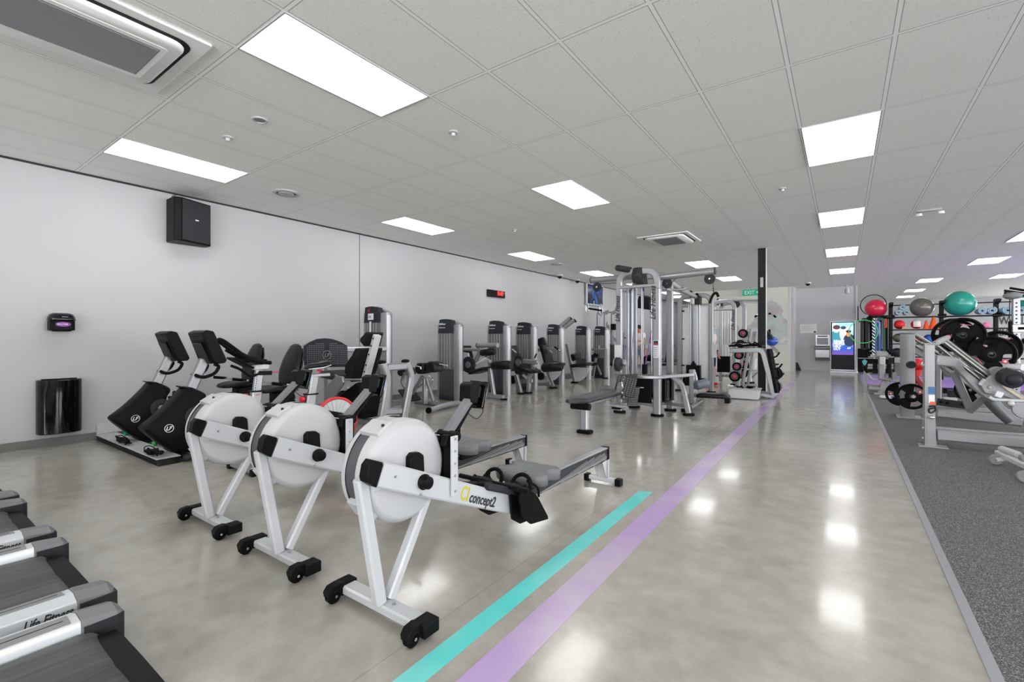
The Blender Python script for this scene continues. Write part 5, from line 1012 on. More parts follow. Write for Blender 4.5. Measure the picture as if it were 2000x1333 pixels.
ch = thing('row_handle', 'chrome row handle with chain hanging in front of the treaded foot plate', 'cable attachment', (-2.87, 6.6, .6)); oc = ch.location; yq = P2(6.6)
chain(G(oc), yq(1220, 735), yq(1214, 755), n=7).build('chain', 'chrome', ch); G(oc).prism([(p.x, p.z) for p in (yq(1206, 757), yq(1211, 747), yq(1216, 747), yq(1218, 757), yq(1214, 765), yq(1205, 764))], 'y', 6.57, 6.62).build('bracket', 'chrome', ch, bev=.006); G(oc).tube([yq(1204, 766), yq(1216, 768)], .018).build('bar', 'bmat', ch)
# leg station on the right
G(o).bar(fil([(-2.28, 7.62, .64), (-2.1, 7.66, .5), (-2.0, 7.66, .03)], .15), .07, .08, hint=(0, 1, 0)).build('side_leg', 'silver', T, bev=.012); foot(o, T, (-2.0, 7.66), .09)
G(o).bar([(-2.45, 7.8, .15), (-2.0, 7.66, .15)], .05, .05, hint=(0, 0, 1)).build('lower_rail', 'silver', T)
lb = thing('thigh_roller_bench', 'low black seat pad with round grey thigh roller beside the cable machine', 'bench', (-1.9, 8.0, 0)); ol = lb.location; q8 = P2(8.0)
G(ol).bar([q8(1353, 790), q8(1352, 722)], .09, .09, hint=(0, 1, 0)).build('post', 'silver', lb, bev=.015)
G(ol).tube(crv([q8(1346, 735), q8(1350, 724), q8(1357, 727), q8(1361, 742), q8(1360, 752)]), .016, 8).build('handle', 'silver', lb)
roller(G(ol), q8(1359, 754, -.1), q8(1382, 748, .1), .075).build('thigh_roller', 'rollerg', lb)
G(ol).oval([q8(1362, 773), q8(1364, 772.5), q8(1370, 772), q8(1415, 774), q8(1422, 776), q8(1425, 777)], [.22, .28, .3, .3, .26, .16], [.03, .07, .085, .085, .07, .03], hint=(0, 1, 0), seg=14).build('seat', 'vinyl', lb, smooth=60)
G(ol).bar([q8(1345, 772), q8(1375, 776)], .06, .05, hint=(0, 1, 0)).build('seat_rail', 'silver', lb, bev=.01); G(ol).bar([(-1.98, 7.72, .12), q8(1371, 782)], .04, .04).build('brace', 'silver', lb); c = q8(1423, 784); G(ol).box(c.x - .05, c.x + .03, 7.93, 8.07, .2, .28).build('end_bracket', 'black', lb, bev=.01); G(ol).box(-2.2, -2.05, 7.95, 8.05, 0, .05).build('front_foot', 'rubber', lb)
# second frame with a white panel
T = thing('cable_machine', 'arched silver cable frame with a tall white back panel, second from the camera', 'cable machine', (-2.75, 11.2, 0)); o = T.location
G(o).bar(fil([(-3.13, 11.2, .02), (-3.13, 11.2, 2.22), (-2.43, 11.2, 2.22), (-2.43, 11.2, .02)], .22, 8), .08, .1, hint=(0, 1, 0)).build('arch', 'silver', T, bev=.015)
p = G(o).box(-3.07, -2.49, 11.24, 11.27, .15, 1.95).build('back_panel', 'winks', T); G(o).box(-3.07, -2.5, 11.17, 11.23, 1.98, 2.03).build('crossbar', 'silver', T)
g = G(o)
for z in (.6, 1.22, 1.87): g.box(-3.09, -3.03, 11.2, 11.24, z - .015, z + .015)
g.build('panel_clips', 'black', p)
g = G(o); [g.cyl((x, 11.1, .2), (x, 11.1, 2.0), .01) for x in (-2.9, -2.86, -2.72, -2.66)]; g.build('guide_rods', 'steel', T)
G(o).bar([(-2.8, 11.12, .1), (-2.8, 11.12, 2.0)], .05, .05).build('centre_column', 'silver', T)
G(o).box(-2.93, -2.63, 11.0, 11.14, .3, .62).build('weight_stack', 'black', T, bev=.004); G(o).box(-3.0, -2.55, 10.98, 11.12, .15, .33).build('weight_stack', 'black', T, bev=.004)
G(o).prism([(-2.84, .62), (-2.78, .72), (-2.72, .62)], 'y', 11.02, 11.1).build('stack_yoke', 'black', T); q = P2(11.05)
for c in ((1349, 575), (1361, 580)): G(o).sph(q(*c), (.045, .03, .09), 14, 10).build('pulley_block', 'black', T)
G(o).box(q(1357, 0).x, q(1368, 0).x, 11.0, 11.2, 2.0, 2.2).build('pulley_housing', 'dgrey', T, bev=.02)
g = G(o); cable(g, [q(1351, 585), q(1351, 740)], .006); cable(g, [q(1365, 595), q(1365, 738)], .006); g.build('cables', 'cablem', T)
for x in (-3.13, -2.43): foot(o, T, (x, 11.2), .1)
G(o).box(-2.4, -2.3, 11.1, 11.13, .8, 1.1).build('placard', 'lgrey', T)
# third tower
T = thing('cable_machine', 'third silver cable tower with slanting lettering, behind the accessory rack', 'cable machine', (-2.6, 13.5, 0)); o = T.location
G(o).bar(fil([(-2.85, 13.4, .02), (-2.85, 13.4, 2.22), (-2.33, 13.4, 2.22), (-2.33, 13.4, .02)], .2, 8), .08, .1, hint=(0, 1, 0)).build('arch', 'silver', T, bev=.015); G(o).bar(fil([(-2.8, 14.1, .02), (-2.8, 14.1, 2.22), (-2.2, 14.1, 2.22), (-2.2, 14.1, .02)], .2, 8), .08, .1, hint=(0, 1, 0)).build('arch', 'silver', T, bev=.015)
text('lettering', 'Life Fitness', .12, 'ink', T, frame(Vector((-2.32, 13.34, 1.45)) - Vector(o), (0, 0, 1), (-1, 0, 0)), shear=.35)
G(o).bar([(-2.85, 13.38, 2.0), (-2.33, 13.38, 2.0)], .05, .05, hint=(0, 0, 1)).build('top_rail', 'silver', T); G(o).bar([(-2.9, 13.6, .22), (-2.2, 13.6, .22)], .06, .06, hint=(0, 0, 1)).build('lower_rail', 'silver', T)
g = G(o); [g.cyl((x, 13.55, .2), (x, 13.55, 2.0), .01) for x in (-2.74, -2.7, -2.6, -2.52, -2.46)]; g.build('guide_rods', 'steel', T)
G(o).box(-2.78, -2.46, 13.5, 13.7, .32, .75).build('weight_stack', 'black', T, bev=.005); G(o).box(-2.98, -2.82, 13.3, 13.36, .2, .24).build('rail_sleeve', 'red', T)
q = P2(13.4); G(o).tube([q(1430, 587), q(1484, 587.5)], .03).build('overhead_arm', 'silver', T); G(o).lathe([(0, .001), (0, .09), (.02, .09), (.02, .001)], q(1438, 595), 'y', 18).build('pulley', 'dgrey', T); g = G(o); cable(g, crv([q(1440, 598), q(1448, 592), q(1480, 592)])); g.build('cable', 'black', T)
for c in ((1402, 590), (1410, 592)): G(o).sph(q(*c), (.04, .03, .1), 12, 8).build('pulley_block', 'dgrey', T)
for x, y in ((-2.85, 13.4), (-2.33, 13.4), (-2.2, 14.1)): foot(o, T, (x, y), .1)
G(o).box(q(1431, 0).x, q(1437, 0).x, 13.3, 13.34, q(1434, 690).z, q(1434, 672).z).build('bottle', 'wplas', T)
b = thing('pulldown_bar', 'wide bent black and chrome bar hanging behind the black column', 'cable attachment', gy(1497, 613, 13.9)); ob = b.location; q = P2(13.9)
G(ob).tube(fil([q(1474, 620), q(1481, 614), q(1490, 613), q(1508, 613), q(1515, 620)], .05), .018).build('bar', 'chrome', b)
for a, c in (((1474, 620), (1478.5, 616)), ((1511, 616), (1515.5, 620.5)), ((1501, 613), (1506, 613))): G(ob).tube([q(*a), q(*c)], .026).build('grip', 'black', b)
g = G(ob); cable(g, [q(1497, 613), q(1497, 590)], .006); g.build('cable', 'black', b)
# hanging black screen and fittings in the bright room beyond
t = thing('hanging_speaker', 'black box shaped speaker hanging near the ceiling behind the cable machine', 'speaker', gy(1258, 592, 17)); q = P2(17); oo = t.location
G(oo).prism([(p.x, p.z) for p in (q(1249, 579), q(1268, 580), q(1270, 606), q(1244, 602))], 'y', 16.9, 17.2).build('cabinet', 'black', t, bev=.01); G(oo).bar([q(1257, 580), (q(1257, 0).x, 17, CH)], .04, .04).build('bracket', 'black', t)
# other silver gear seen through the frames
for px, Y, lb_ in ((1312, 14.5, 'grey seated machine with dark back pad seen between the two cable frames'), (1218, 15.5, 'chrome cross trainer seen through the left bars of the cable machine')):
    t = machine('weight_machine', lb_, gy(px, 700, Y).x, Y); o = t.location; q = P2(Y)
    G(o).bar([q(px, 735), q(px, 650)], .09, .1).build('upright', 'silver', t, bev=.01); G(o).obox(q(px - 4, 690), (.12, .4, .6), (0, 10, 0)).build('backrest', 'slate', t, bev=.04); G(o).obox(q(px - 8, 712), (.45, .4, .08)).build('seat', 'vinyl', t, bev=.03)
    G(o).bar([q(px - 12, 738), q(px + 6, 738)], .07, .09, hint=(0, 0, 1)).build('base_frame', 'silver', t); G(o).bar([q(px - 10, 666), q(px + 4, 660)], .04, .04, hint=(0, 0, 1)).build('handle', 'black', t)

# ---------------- accessory rack ----------------
t = thing('accessory_rack', 'silver slanted accessory rack with black padded boards, at the foot of the black column', 'rack', (-1.6, 11.0, 0)); o = t.location
for Y in (10.75, 11.15):
    q = P2(Y) if Y < 11 else (lambda px, py: P2(10.75)(px, py) + Vector((0, .4, 0)))
    G(o).bar(fil([q(1425, 685), q(1485, 684), q(1491, 690), q(1512, 772)], .08), .05, .1, hint=(0, 1, 0)).build('side_frame', 'silver', t, bev=.012)
    G(o).bar([q(1480, 770), q(1513, 776)], .05, .07, hint=(0, 1, 0)).build('base_tube', 'silver', t, bev=.01)
q = P2(10.75); A = [q(1424, 678), q(1484, 677), q(1489, 679)]
G(o)._loft([[(p.x, 10.7, p.z), (p.x, 11.2, p.z), (p.x, 11.2, p.z + .04), (p.x, 10.7, p.z + .04)] for p in A]).build('top_pad', 'rubber', t, bev=.008)
B0, B1 = q(1494, 682), q(1513, 768)
for k in range(3):
    y0 = 10.7 + k * .18; u = B0 + Vector((.03, 0, 0)); v = B1 + Vector((.0, 0, 0))
    G(o)._loft([[(p.x, y0, p.z), (p.x, y0 + .12, p.z), (p.x + .06, y0 + .12, p.z), (p.x + .06, y0, p.z)] for p in (u, u.lerp(v, .5), v)]).build('padded_board', 'foamb', t, bev=.012)
for k, (px, py) in enumerate(((1503, 700), (1508, 722), (1511, 740))):
    p = q(px, py); G(o).tube(fil([p, p + Vector((.12, -.0, .03)), p + Vector((.18, 0, .12))], .03), .016).build('hook', 'black', t)
G(o).bar([(q(1513, 0).x, 10.75, .08), (q(1513, 0).x, 11.15, .08)], .05, .05).build('cross_tube', 'silver', t)
for k, (px, py, lb_) in enumerate(((1516, 730, 'black rubber handle hanging from the middle hook of the accessory rack'), (1517, 757, 'black curl handle hanging at the bottom of the accessory rack'))):
    p = P2(10.95)(px, py); h = thing('curl_bar', lb_, 'cable attachment', p, group='handles on the accessory rack'); G().tube([Vector((.06 * math.cos(a), 0, .1 * math.sin(a))) for a in [k2 * .5236 for k2 in range(12)]], .015, 8, closed=True).build('loop', 'black', h); G().tube([(-.05, -.0, -.09), (.05, .0, -.09)], .022).build('grip', 'rubber', h); G().cyl((0, 0, .1), (0, 0, .14), .012).build('eye', 'chrome', h)
for k in range(5):
    p = q(1433 + k * 11, 675.5); h = thing('curl_bar', ('chrome bar lying at the left end of the accessory rack top', 'black rope handle on the accessory rack top, second from its left end', 'short chrome bar in the middle of the accessory rack top', 'black strap heap right of the middle on the accessory rack top', 'black grip at the right end of the accessory rack top')[k], 'cable attachment', (p.x, 10.95, p.z + .02), rz=k * 31, group='handles on the accessory rack')
    G().tube([(-.14, 0, .0), (.14, 0, .012)], .016).build('bar', ('chrome', 'black', 'chrome', 'rubber', 'black')[k], h); G().tube(crv([(-.1, .03, .01), (0, .06, .05), (.1, .03, .01)]), .013).build('grip', 'black', h)
# crate
t = thing('plastic_crate', 'clear plastic crate of straps and clips on the floor by the accessory rack', 'crate', (-1.65, 10.45, 0)); o = t.location
c0, c1 = -1.9, -1.37; g = G(o)
g._loft([[(c0 - .02 * k, 10.3 - .01 * k, z), (c1 + .02 * k, 10.3 - .01 * k, z), (c1 + .02 * k, 10.6, z), (c0 - .02 * k, 10.6, z)] for z, k in ((.01, 0), (.21, 1))]).build('tub', 'clearb', t, bev=.015)
G(o).box(c0 - .035, c1 + .035, 10.275, 10.29, .2, .225).box(c0 - .035, c1 + .035, 10.61, 10.625, .2, .225).box(c0 - .035, c0 - .02, 10.275, 10.625, .2, .225).box(c1 + .02, c1 + .035, 10.275, 10.625, .2, .225).build('rim', 'wplas', t, bev=.004)
for k, (x, m, lb_) in enumerate(((-1.9, 'wcloth', 'white strap heap on the left of the plastic crate'), (-1.72, 'black', 'black clip heap in the middle of the plastic crate'), (-1.52, 'rubber', 'black wedge shaped pad on the right of the plastic crate'))):
    rn = random.Random(k); h = thing('strap', lb_, 'strap', (x, 10.45, .215), group='contents of the crate'); G().tube(crv([(rn.uniform(-.08, .08), rn.uniform(-.05, .05), .01 + rn.uniform(0, .04)) for _ in range(9)]), .012, 8).build('webbing', m, h); G().box(.05, .09, 0, .04, 0, .03).build('buckle', 'steel', h)
# barbell rack
t = thing('barbell_rack', 'silver A frame barbell rack behind the accessory rack', 'rack', (-2.1, 13.0, 0)); o = t.location; q = P2(12.8)
for dy in (0, .8):
    d = Vector((0, dy, 0)); G(o).bar([q(1438, 757) + d, q(1462, 642) + d], .06, .07, hint=(0, 1, 0)).build('upright', 'silver', t, bev=.01); G(o).bar([q(1450, 757) + d, q(1468, 642) + d], .05, .06, hint=(0, 1, 0)).build('rear_upright', 'silver', t, bev=.01); G(o).bar([q(1430, 758) + d, q(1470, 758) + d], .08, .05, hint=(0, 1, 0)).build('base_tube', 'silver', t, bev=.01)
G(o).box(q(1462, 0).x, q(1478, 0).x, 12.8, 12.83, q(1470, 648).z, q(1470, 641).z).build('header', 'lgrey', t)
for k, (px, py, r) in enumerate(((1453, 652, .11), (1448, 672, .1), (1445, 694, .105), (1441, 716, .105), (1437, 735, .13))):
    c = q(px, py); b = thing('barbell', ('short fixed barbell with black round heads, at the top of the barbell rack', 'fixed barbell on the barbell rack, second from the top', 'fixed barbell in the middle of the barbell rack', 'fixed barbell on the barbell rack, fourth from the top', 'largest fixed barbell at the bottom of the barbell rack')[k], 'barbell', (c.x, 12.8, c.z), group='fixed barbells on the rack')
    G().cyl((0, -.1, 0), (0, 1.0, 0), .015).build('bar', 'chrome', b)
    for y in (-.12, .92):
        hh = G().lathe([(-.05, .001), (-.05, r * .8), (-.04, r), (.04, r), (.05, r * .8), (.05, .001)], (0, y, 0), 'y', 24).build('head', 'rubber', b); G().lathe([(-.054, .001), (-.054, r * .35), (-.05, r * .4)], (0, y, 0), 'y', 18).build('badge', 'badge', hh); G().lathe([(-.052, r * .5), (-.052, r * .6)], (0, y, 0), 'y', 18).build('ring', 'mgrey', hh)
# distant incline bench with blue pad, and a small bench behind the rack
t = machine('incline_bench', 'chrome incline bench with a blue seat pad right of the black column', -1.75, 15.5, 'exercise bench'); o = t.location; q = P2(15.5)
G(o).bar([q(1500, 668), q(1521, 690)], .06, .08, hint=(0, 1, 0)).build('seat_rail', 'silver', t, bev=.01); G(o).sph(q(1507, 667), (.17, .2, .14), 18, 12).build('seat_pad', 'blue', t); G(o).obox(q(1503, 658), (.12, .35, .35), (0, -30, 0)).build('backrest', 'vinyl', t, bev=.03)
G(o).tube([q(1512, 688), q(1509, 742)], .04).build('post', 'silver', t); G(o).tube([q(1503, 644), q(1503, 655)], .03).build('handle', 'black', t); G(o).tube([q(1506, 655), q(1513, 668)], .025).build('handle', 'black', t); G(o).bar([q(1500, 738), q(1518, 738)], .06, .06, hint=(0, 0, 1)).build('base_tube', 'silver', t); G(o).obox(q(1513, 712), (.2, .3, .04)).build('foot_rest', 'black', t); G(o).lathe([(0, .001), (0, .2), (.06, .2), (.06, .001)], q(1513, 730), 'y', 20).build('weight_plate', 'black', t)
t = machine('dumbbell_bench', 'silver padded bench with round pads seen under the accessory rack shelf', -2.1, 14.3, 'exercise bench'); o = t.location; q = P2(14.3)
G(o).tube([q(1470, 722), q(1472, 700)], .09, 14).build('post_cover', 'lgrey', t); G(o).bar([q(1464, 724), q(1480, 724)], .1, .06, hint=(0, 1, 0)).build('seat_rail', 'lgrey', t); G(o).tube([q(1465, 726), q(1465, 746)], .05).build('leg', 'silver', t); foot(o, t, q(1465, 747), .12); G(o).bar([q(1467, 740), q(1480, 728)], .04, .04, hint=(0, 1, 0)).build('brace', 'silver', t)
G(o).tube([q(1458, 697), q(1462, 720)], .03).build('lever_arm', 'black', t); G(o).sph(q(1462, 728), .07, 12, 8).build('stop', 'black', t)
# ---------------- right hand free weight area ----------------
tag(G().box(.47, 12, 15.7, 19.7, .004, .012).build('turf_strip', 'turf'), 'purple turf strip across the rubber floor in front of the black storage rack', 'turf')
YR0 = 18.5; q = P2(YR0)
t = thing('storage_rack', 'long black steel storage rack holding balls, mats and cones', 'rack', (2.4, 18.6, 0)); o = t.location
for x in (1.21, 2.38, 3.52, 4.7):
    G(o).bar([(x, 18.62, .012), (x, 18.62, 2.32)], .1, .1).build('post', 'colb', t, bev=.008)
    G(o).prism([(18.3, 2.28), (18.3, 2.34), (18.62, 2.34), (18.62, 2.0), (18.58, 2.0), (18.56, 2.2)], 'x', x - .05, x + .05).build('top_bracket', 'colb', t, bev=.005)
    G(o).lathe([(-.09, .001), (-.09, .06), (.09, .06), (.09, .001)], (x, 18.5, 1.9), 'x', 14).build('bracket_knob', 'black', t)
G(o).box(1.21, 5.2, 18.6, 18.64, 2.24, 2.27).build('top_rail', 'colb', t)
for z, x0, x1 in ((1.86, 1.21, 5.2), (1.48, 1.21, 2.38), (1.5, 3.0, 5.2), (1.05, 1.21, 5.2), (.66, 1.21, 5.2)):
    if z == 1.86: G(o).box(x0, x1, 18.34, 18.37, z, z + .035).box(x0, x1, 18.66, 18.69, z, z + .035).build('rail_shelf', 'colb', t)
    else: G(o).box(x0, x1, 18.3, 18.75, z, z + .03).build('shelf', 'colb', t, bev=.004)
G(o).box(.66, 1.21, 18.3, 18.34, 1.88, 1.95).box(.66, 1.21, 18.66, 18.7, 1.88, 1.95).box(.66, .7, 18.3, 18.7, 1.88, 1.95).build('end_tray', 'colb', t)
for x in (.72, .84, .96, 1.08): G(o).tube(fil([(x, 18.34, 1.9), (x, 18.2, 1.88), (x, 18.16, 1.93)], .02), .012).build('hook', 'black', t)
def ball(name, label, c, r, m, cat='ball', group=None, sq=1):
    b = thing(name, label, cat, c, group=group); G().sph((0, 0, 0), (r, r, r * sq), 36, 24).build('shell', m, b); G().cyl((0, r * .9, r * .35), (0, r * .945, r * .37), .012).build('valve', 'dgrey', b); return b
ball('exercise_ball', 'red exercise ball at the left end of the black storage rack', (.84, YR0, 2.17), .285, 'redball'); ball('exercise_ball', 'pewter grey exercise ball between the red and green balls', (1.93, YR0, 2.17), .285, 'greyball'); ball('exercise_ball', 'biggest exercise ball, green, on top of the storage rack', (2.76, YR0, 2.245), .36, 'teal'); ball('exercise_ball', 'second green exercise ball cut by the right edge of the photo', (4.2, YR0, 2.17), .29, 'teal')
def roll(c, r, label):
    t = thing('foam_mat_roll', label, 'exercise mat', c, group='pale blue rolled mats'); o = G(); 
    pts = []; n = 60
    for k in range(n + 1): a = k / n * 2 * math.pi * 3.2; rr = r * (.3 + .7 * k / n); pts.append((rr * math.cos(a), rr * math.sin(a)))
    th = r * .13; inner = [(x * (1 - th / max(math.hypot(x, y), .01)), y * (1 - th / max(math.hypot(x, y), .01))) for x, y in pts]
    ringsA = [[(x, -.3, z), (xi, -.3, zi), (xi, .2, zi), (x, .2, z)] for (x, z), (xi, zi) in zip(pts, inner)]; o._loft(ringsA); o.build('roll', 'bmat', t, smooth=60); return t
for px, py, r, lb in ((1753, 611, .085, 'rolled pale blue mat, lower left of the stack of three'), (1769, 611, .085, 'rolled pale blue mat, lower right of the stack of three'), (1761, 601.5, .085, 'rolled pale blue mat on top of the stack of three'), (1914, 608, .1, 'rolled pale blue mat just right of the big green ball'), (1933, 607.5, .105, 'rolled pale blue mat in front of the third rack post'), (1963, 607, .12, 'large rolled pale blue mat right of the third rack post'), (1989, 607, .1, 'rolled pale blue mat behind the silver rack upright')):
    roll(q(px, py), r, lb)
ball('medicine_ball', 'red and black medicine ball on the middle shelf', q(1757, 634.5), .14, 'redmed'); bb = ball('medicine_ball', 'white and red panelled ball beside the orange cones', q(1790, 634), .135, 'basket'); [G().lathe([(a * .137, math.sqrt(max(.0001, 1 - a * a)) * .137) for a in [lo + (hi - lo) * k / 6 for k in range(7)]], (0, 0, 0), 'x', 32).build('red_panel', 'red', bb) for lo, hi in ((-.999, -.62), (.72, .999))]; G().lathe([(-.08, .112), (-.1, .096), (-.125, .056), (-.137, .001)], (0, 0, 0), 'z', 32).build('red_panel', 'red', bb); ball('medicine_ball', 'olive medicine ball half hidden by the silver column', q(1754, 660.5), .13, 'olive'); ball('medicine_ball', 'small red medicine ball on the lower shelf', q(1796, 663), .1, 'red'); ball('medicine_ball', 'dark blue ball on the lower shelf', q(1814, 662), .13, 'blue')
ball('medicine_ball', 'small bright blue ball in front of the dark blue ball', gy(1819, 664, 18.3), .08, 'ltblue'); ball('medicine_ball', 'charcoal medicine ball on the bottom shelf beside the bands', q(1752, 689), .14, 'slate')
ball('medicine_ball', 'pink ball resting behind the upper weight plate', gy(1926, 636, 18.4), .09, 'pink'); ball('medicine_ball', 'small blue ball seen through the upper weight plate', gy(1907, 639, 18.4), .06, 'ltblue')
for px, py, s, lb in ((1809, 641, .8, 'smaller orange traffic cone on the middle shelf'), (1823, 641, 1.15, 'taller orange traffic cone on the middle shelf')):
    p = q(px, py); p.z = 1.51; t = thing('traffic_cone', lb, 'cone', p); G().lathe([(.012 * s, .1 * s), (.02 * s, .095 * s), (.33 * s, .022 * s), (.335 * s, .001)], (0, 0, 0), 'z', 24).build('cone', 'orange', t); G().box(-.12 * s, .12 * s, -.12 * s, .12 * s, 0, .015).build('base', 'orange', t, bev=.004)
t = thing('wooden_block', 'tan wooden block lying by the red medicine ball', 'block', (1.6, 18.36, 1.51)); G().prism([(-.14, 0), (.16, 0), (-.13, .09)], 'y', -.05, .05).build('block', 'wood', t, bev=.004)
t = thing('hula_hoop', 'lime green hoop hanging beside the resistance bands', 'hoop', gy(1686, 648, 18.12)); G().tube([(.36 * math.cos(a), 0, .36 * math.sin(a)) for a in [k * math.pi / 24 for k in range(48)]], .013, 8, closed=True).build('ring', 'lime', t)
t = thing('hula_hoop', 'thin black hoop standing behind the red exercise ball', 'hoop', (.79, 18.68, 2.29)); G().tube([(.33 * math.cos(a), 0, .33 * math.sin(a)) for a in [k * math.pi / 24 for k in range(48)]], .012, 8, closed=True).build('ring', 'black', t)
bands = [(1688, 625, 682, 'dgrey', .05, 'wide grey resistance band, leftmost on the rack end'), (1695, 625, 684, 'rubber', .06, 'wide black resistance band hanging second from the left'), (1700, 622, 690, 'rubber', .065, 'black resistance band just left of the striped rope'), (1714, 630, 688, 'blue', .04, 'blue resistance band right of the striped rope'), (1720, 625, 690, 'dteal', .06, 'dark green resistance band hanging near the rack post'), (1725, 622, 688, 'rubber', .06, 'black resistance band nearest the first rack post'), (1730, 625, 640, 'orange', .015, 'short orange band hanging near the first rack post')]
for k, (px, y0, y1, m, w, lb) in enumerate(bands):
    Y = 18.2 + .02 * (k % 3); a, b = gy(px, y0, Y), gy(px, y1, Y); t = thing('resistance_band', lb, 'resistance band', a, group='bands hanging on the rack end'); dz = b.z - a.z
    G().bar(fil([(-w * 1.2, 0, 0), (-w * 1.3, 0, dz * .97), (-w * .5, 0, dz), (w * .5, 0, dz), (w * 1.3, 0, dz * .97), (w * 1.2, 0, 0), (0, 0, .03), (-w * 1.2, 0, 0)], .03), .02, w * 1.3, hint=(0, 1, 0)).build('loop', m, t)
a, b = gy(1706, 622, 18.12), gy(1706, 700, 18.12); t = thing('battle_rope', 'black and white twisted rope hanging from the rack end', 'rope', a)
def twist_mat():
    m = mat('twisted_rope', (20, 20, 22), .7); nt = m.node_tree; p = nt.nodes['Principled BSDF']; tc = nt.nodes.new('ShaderNodeTexCoord'); sp = nt.nodes.new('ShaderNodeSeparateXYZ'); nt.links.new(tc.outputs['Object'], sp.inputs[0])
    f = mth(nt, 'LESS_THAN', mth(nt, 'PINGPONG', mth(nt, 'ADD', sp.outputs[2], sp.outputs[0]), .05), .022); nt.links.new(mixc(nt, f, rgb(18, 30, 26), rgb(220, 240, 225)), p.inputs['Base Color']); return m
G().tube([(0, 0, 0), (0, 0, b.z - a.z)], .035, 12).build('rope', twist_mat(), t)
t = thing('black_cabinet', 'low black cabinet with a teal shield sign at the end of the walkway', 'cabinet', (.95, 21.6, 0)); G().box(-.5, .55, -.2, .3, 0, .86).build('body', 'black', t, bev=.01); G().box(-.5, .5, -.215, -.2, .5, .52).build('shelf_edge', 'lgrey', t); G().box(-.16, -.02, -.215, -.2, .56, .84).build('teal_panel', 'bandteal', t); G().prism([(-.3, .48), (-.38, .4), (-.34, .28), (-.3, .24), (-.26, .28), (-.22, .4)], 'y', -.215, -.2).build('shield_sign', 'bandteal', t); G().box(-.35, .1, -.215, -.2, .12, .14).build('label_strip', 'lgrey', t)
o = text('wall_lettering', 'WALL\nBALL', .52, 'ink', None, frame((0, 0, 0), (1, 0, 0), (0, 0, 1)), sx=.62); o.location = gy(1951, 634, 30.78); tag(o, 'bold black WALL BALL lettering on the white back wall', 'lettering')
t = thing('wall_bars', 'thin black frame and shelf beside the grey wall end', 'shelf', (.6, 22.6, 1.6)); G().tube(fil([(-.12, 0, .9), (-.12, 0, .3), (.3, 0, .2)], .1), .02).build('frame', 'black', t)

# weight plates with three hand grips
def plate_mesh():
    t = thing('weight_plate', '', 'weight plate', (0, 0, 0)); r = .225
    G().lathe([(-.03, r - .03), (-.035, r - .012), (-.02, r), (.02, r), (.035, r - .012), (.03, r - .03), (.015, r - .042), (-.015, r - .042)], (0, 0, 0), 'y', 48, closed=True).build('rim', 'rubber', t, smooth=60)
    w = G()
    for k in range(3):
        a0 = 30 + k * 120
        for h in range(1): w.lathe([(-.018, .06), (-.018, r - .02), (.018, r - .02), (.018, .06)], (0, 0, 0), 'y', 10, a0 - 32, a0 + 32, closed=True)
    w.build('web', 'rubber', t); hub = G().lathe([(-.026, .028), (-.026, .09), (-.018, .1), (.018, .1), (.026, .09), (.026, .028)], (0, 0, 0), 'y', 32, closed=True).build('hub', 'rubber', t)
    G().lathe([(-.029, .026), (-.029, .04), (.029, .04), (.029, .026)], (0, 0, 0), 'y', 24, closed=True).build('bushing', 'dgrey', t)
    b = G().lathe([(-.022, .001), (-.022, .026), (-.018, .028)], (.14 * math.cos(R(200)), 0, .14 * math.sin(R(200))), 'y', 20).build('badge', 'red', t); G().lathe([(-.0235, .001), (-.0235, .012)], (.14 * math.cos(R(200)), 0, .14 * math.sin(R(200))), 'y', 16).build('badge_mark', 'winks', t)
    G().box(-.05, .05, -.0275, -.02, .13, .138).build('print', 'badge', t)
    return t
pm = plate_mesh(); first = True
for (p, lb, ry, sc) in ((gy(1880, 655, 8.2), 'upper black grip weight plate with a red badge, loaded on the leg press', 10, 1), (gy(1862, 655, 8.5), 'black weight plate just behind the upper loaded plate', 60, 1), (gy(1936, 693, 8.0), 'lower black grip weight plate with a red badge, right of the upper one', -125, 1),
                        (gy(1950, 680, 8.6), 'black weight plate behind the lower loaded plate', 20, 1), (gy(1781, 775, 9.15), 'black weight plate stored low on the silver column, nearest the camera', 160, .85), (gy(1758, 770, 9.7), 'black weight plate stored low behind the nearest one on the column', 20, .85), (gy(1895, 762, 9.6), 'black weight plate stored low on the rear leg press frame', 0, .8)):
    c = pm if first else dup(pm); first = False; c.location = p; c.rotation_euler = (0, R(ry), 0); c.scale = (sc, sc, sc); c['label'] = lb

# near plate loaded leg press
t = machine('plate_loaded_leg_press', 'silver plate loaded leg press with slanted chrome rails, nearest on the rubber floor', 1.4, 7.6, 'leg press'); o = t.location; q = P2(7.7)
pf = G(o).prism([(.77, 0.01), (.86, 0.01), (.84, .5), (.842, 1.16), (.77, 1.16)], 'y', 7.0, 7.05).build('front_upright', 'silver2', t, bev=.006)
G(o).prism([(7.0, .01), (7.3, .01), (7.16, .5), (7.12, 1.16), (7.0, 1.16)], 'x', .755, .775).build('upright_flange', 'silver2', t, bev=.004); G(o).box(.75, .87, 6.99, 7.14, 1.16, 1.17).build('upright_cap', 'dsilver', t)
for y, z in ((7.05, .92), (7.07, .3), (7.07, .2), (7.1, .08)): G(o).sph((.752, y, z), .012, 8, 6).build('bolt', 'lgrey', pf)
G(o).box(.7, .95, 6.95, 7.1, .004, .016).build('floor_plate', 'steel', t)
G(o).box(.785, .845, 6.995, 7.0, .6, .68).build('sticker', 'stickb', pf); G(o).box(.79, .84, 6.995, 7.0, .5, .59).build('sticker', 'winks', pf); G(o).box(.8, .845, 6.994, 7.0, .48, .515).build('sticker', 'orange', pf)
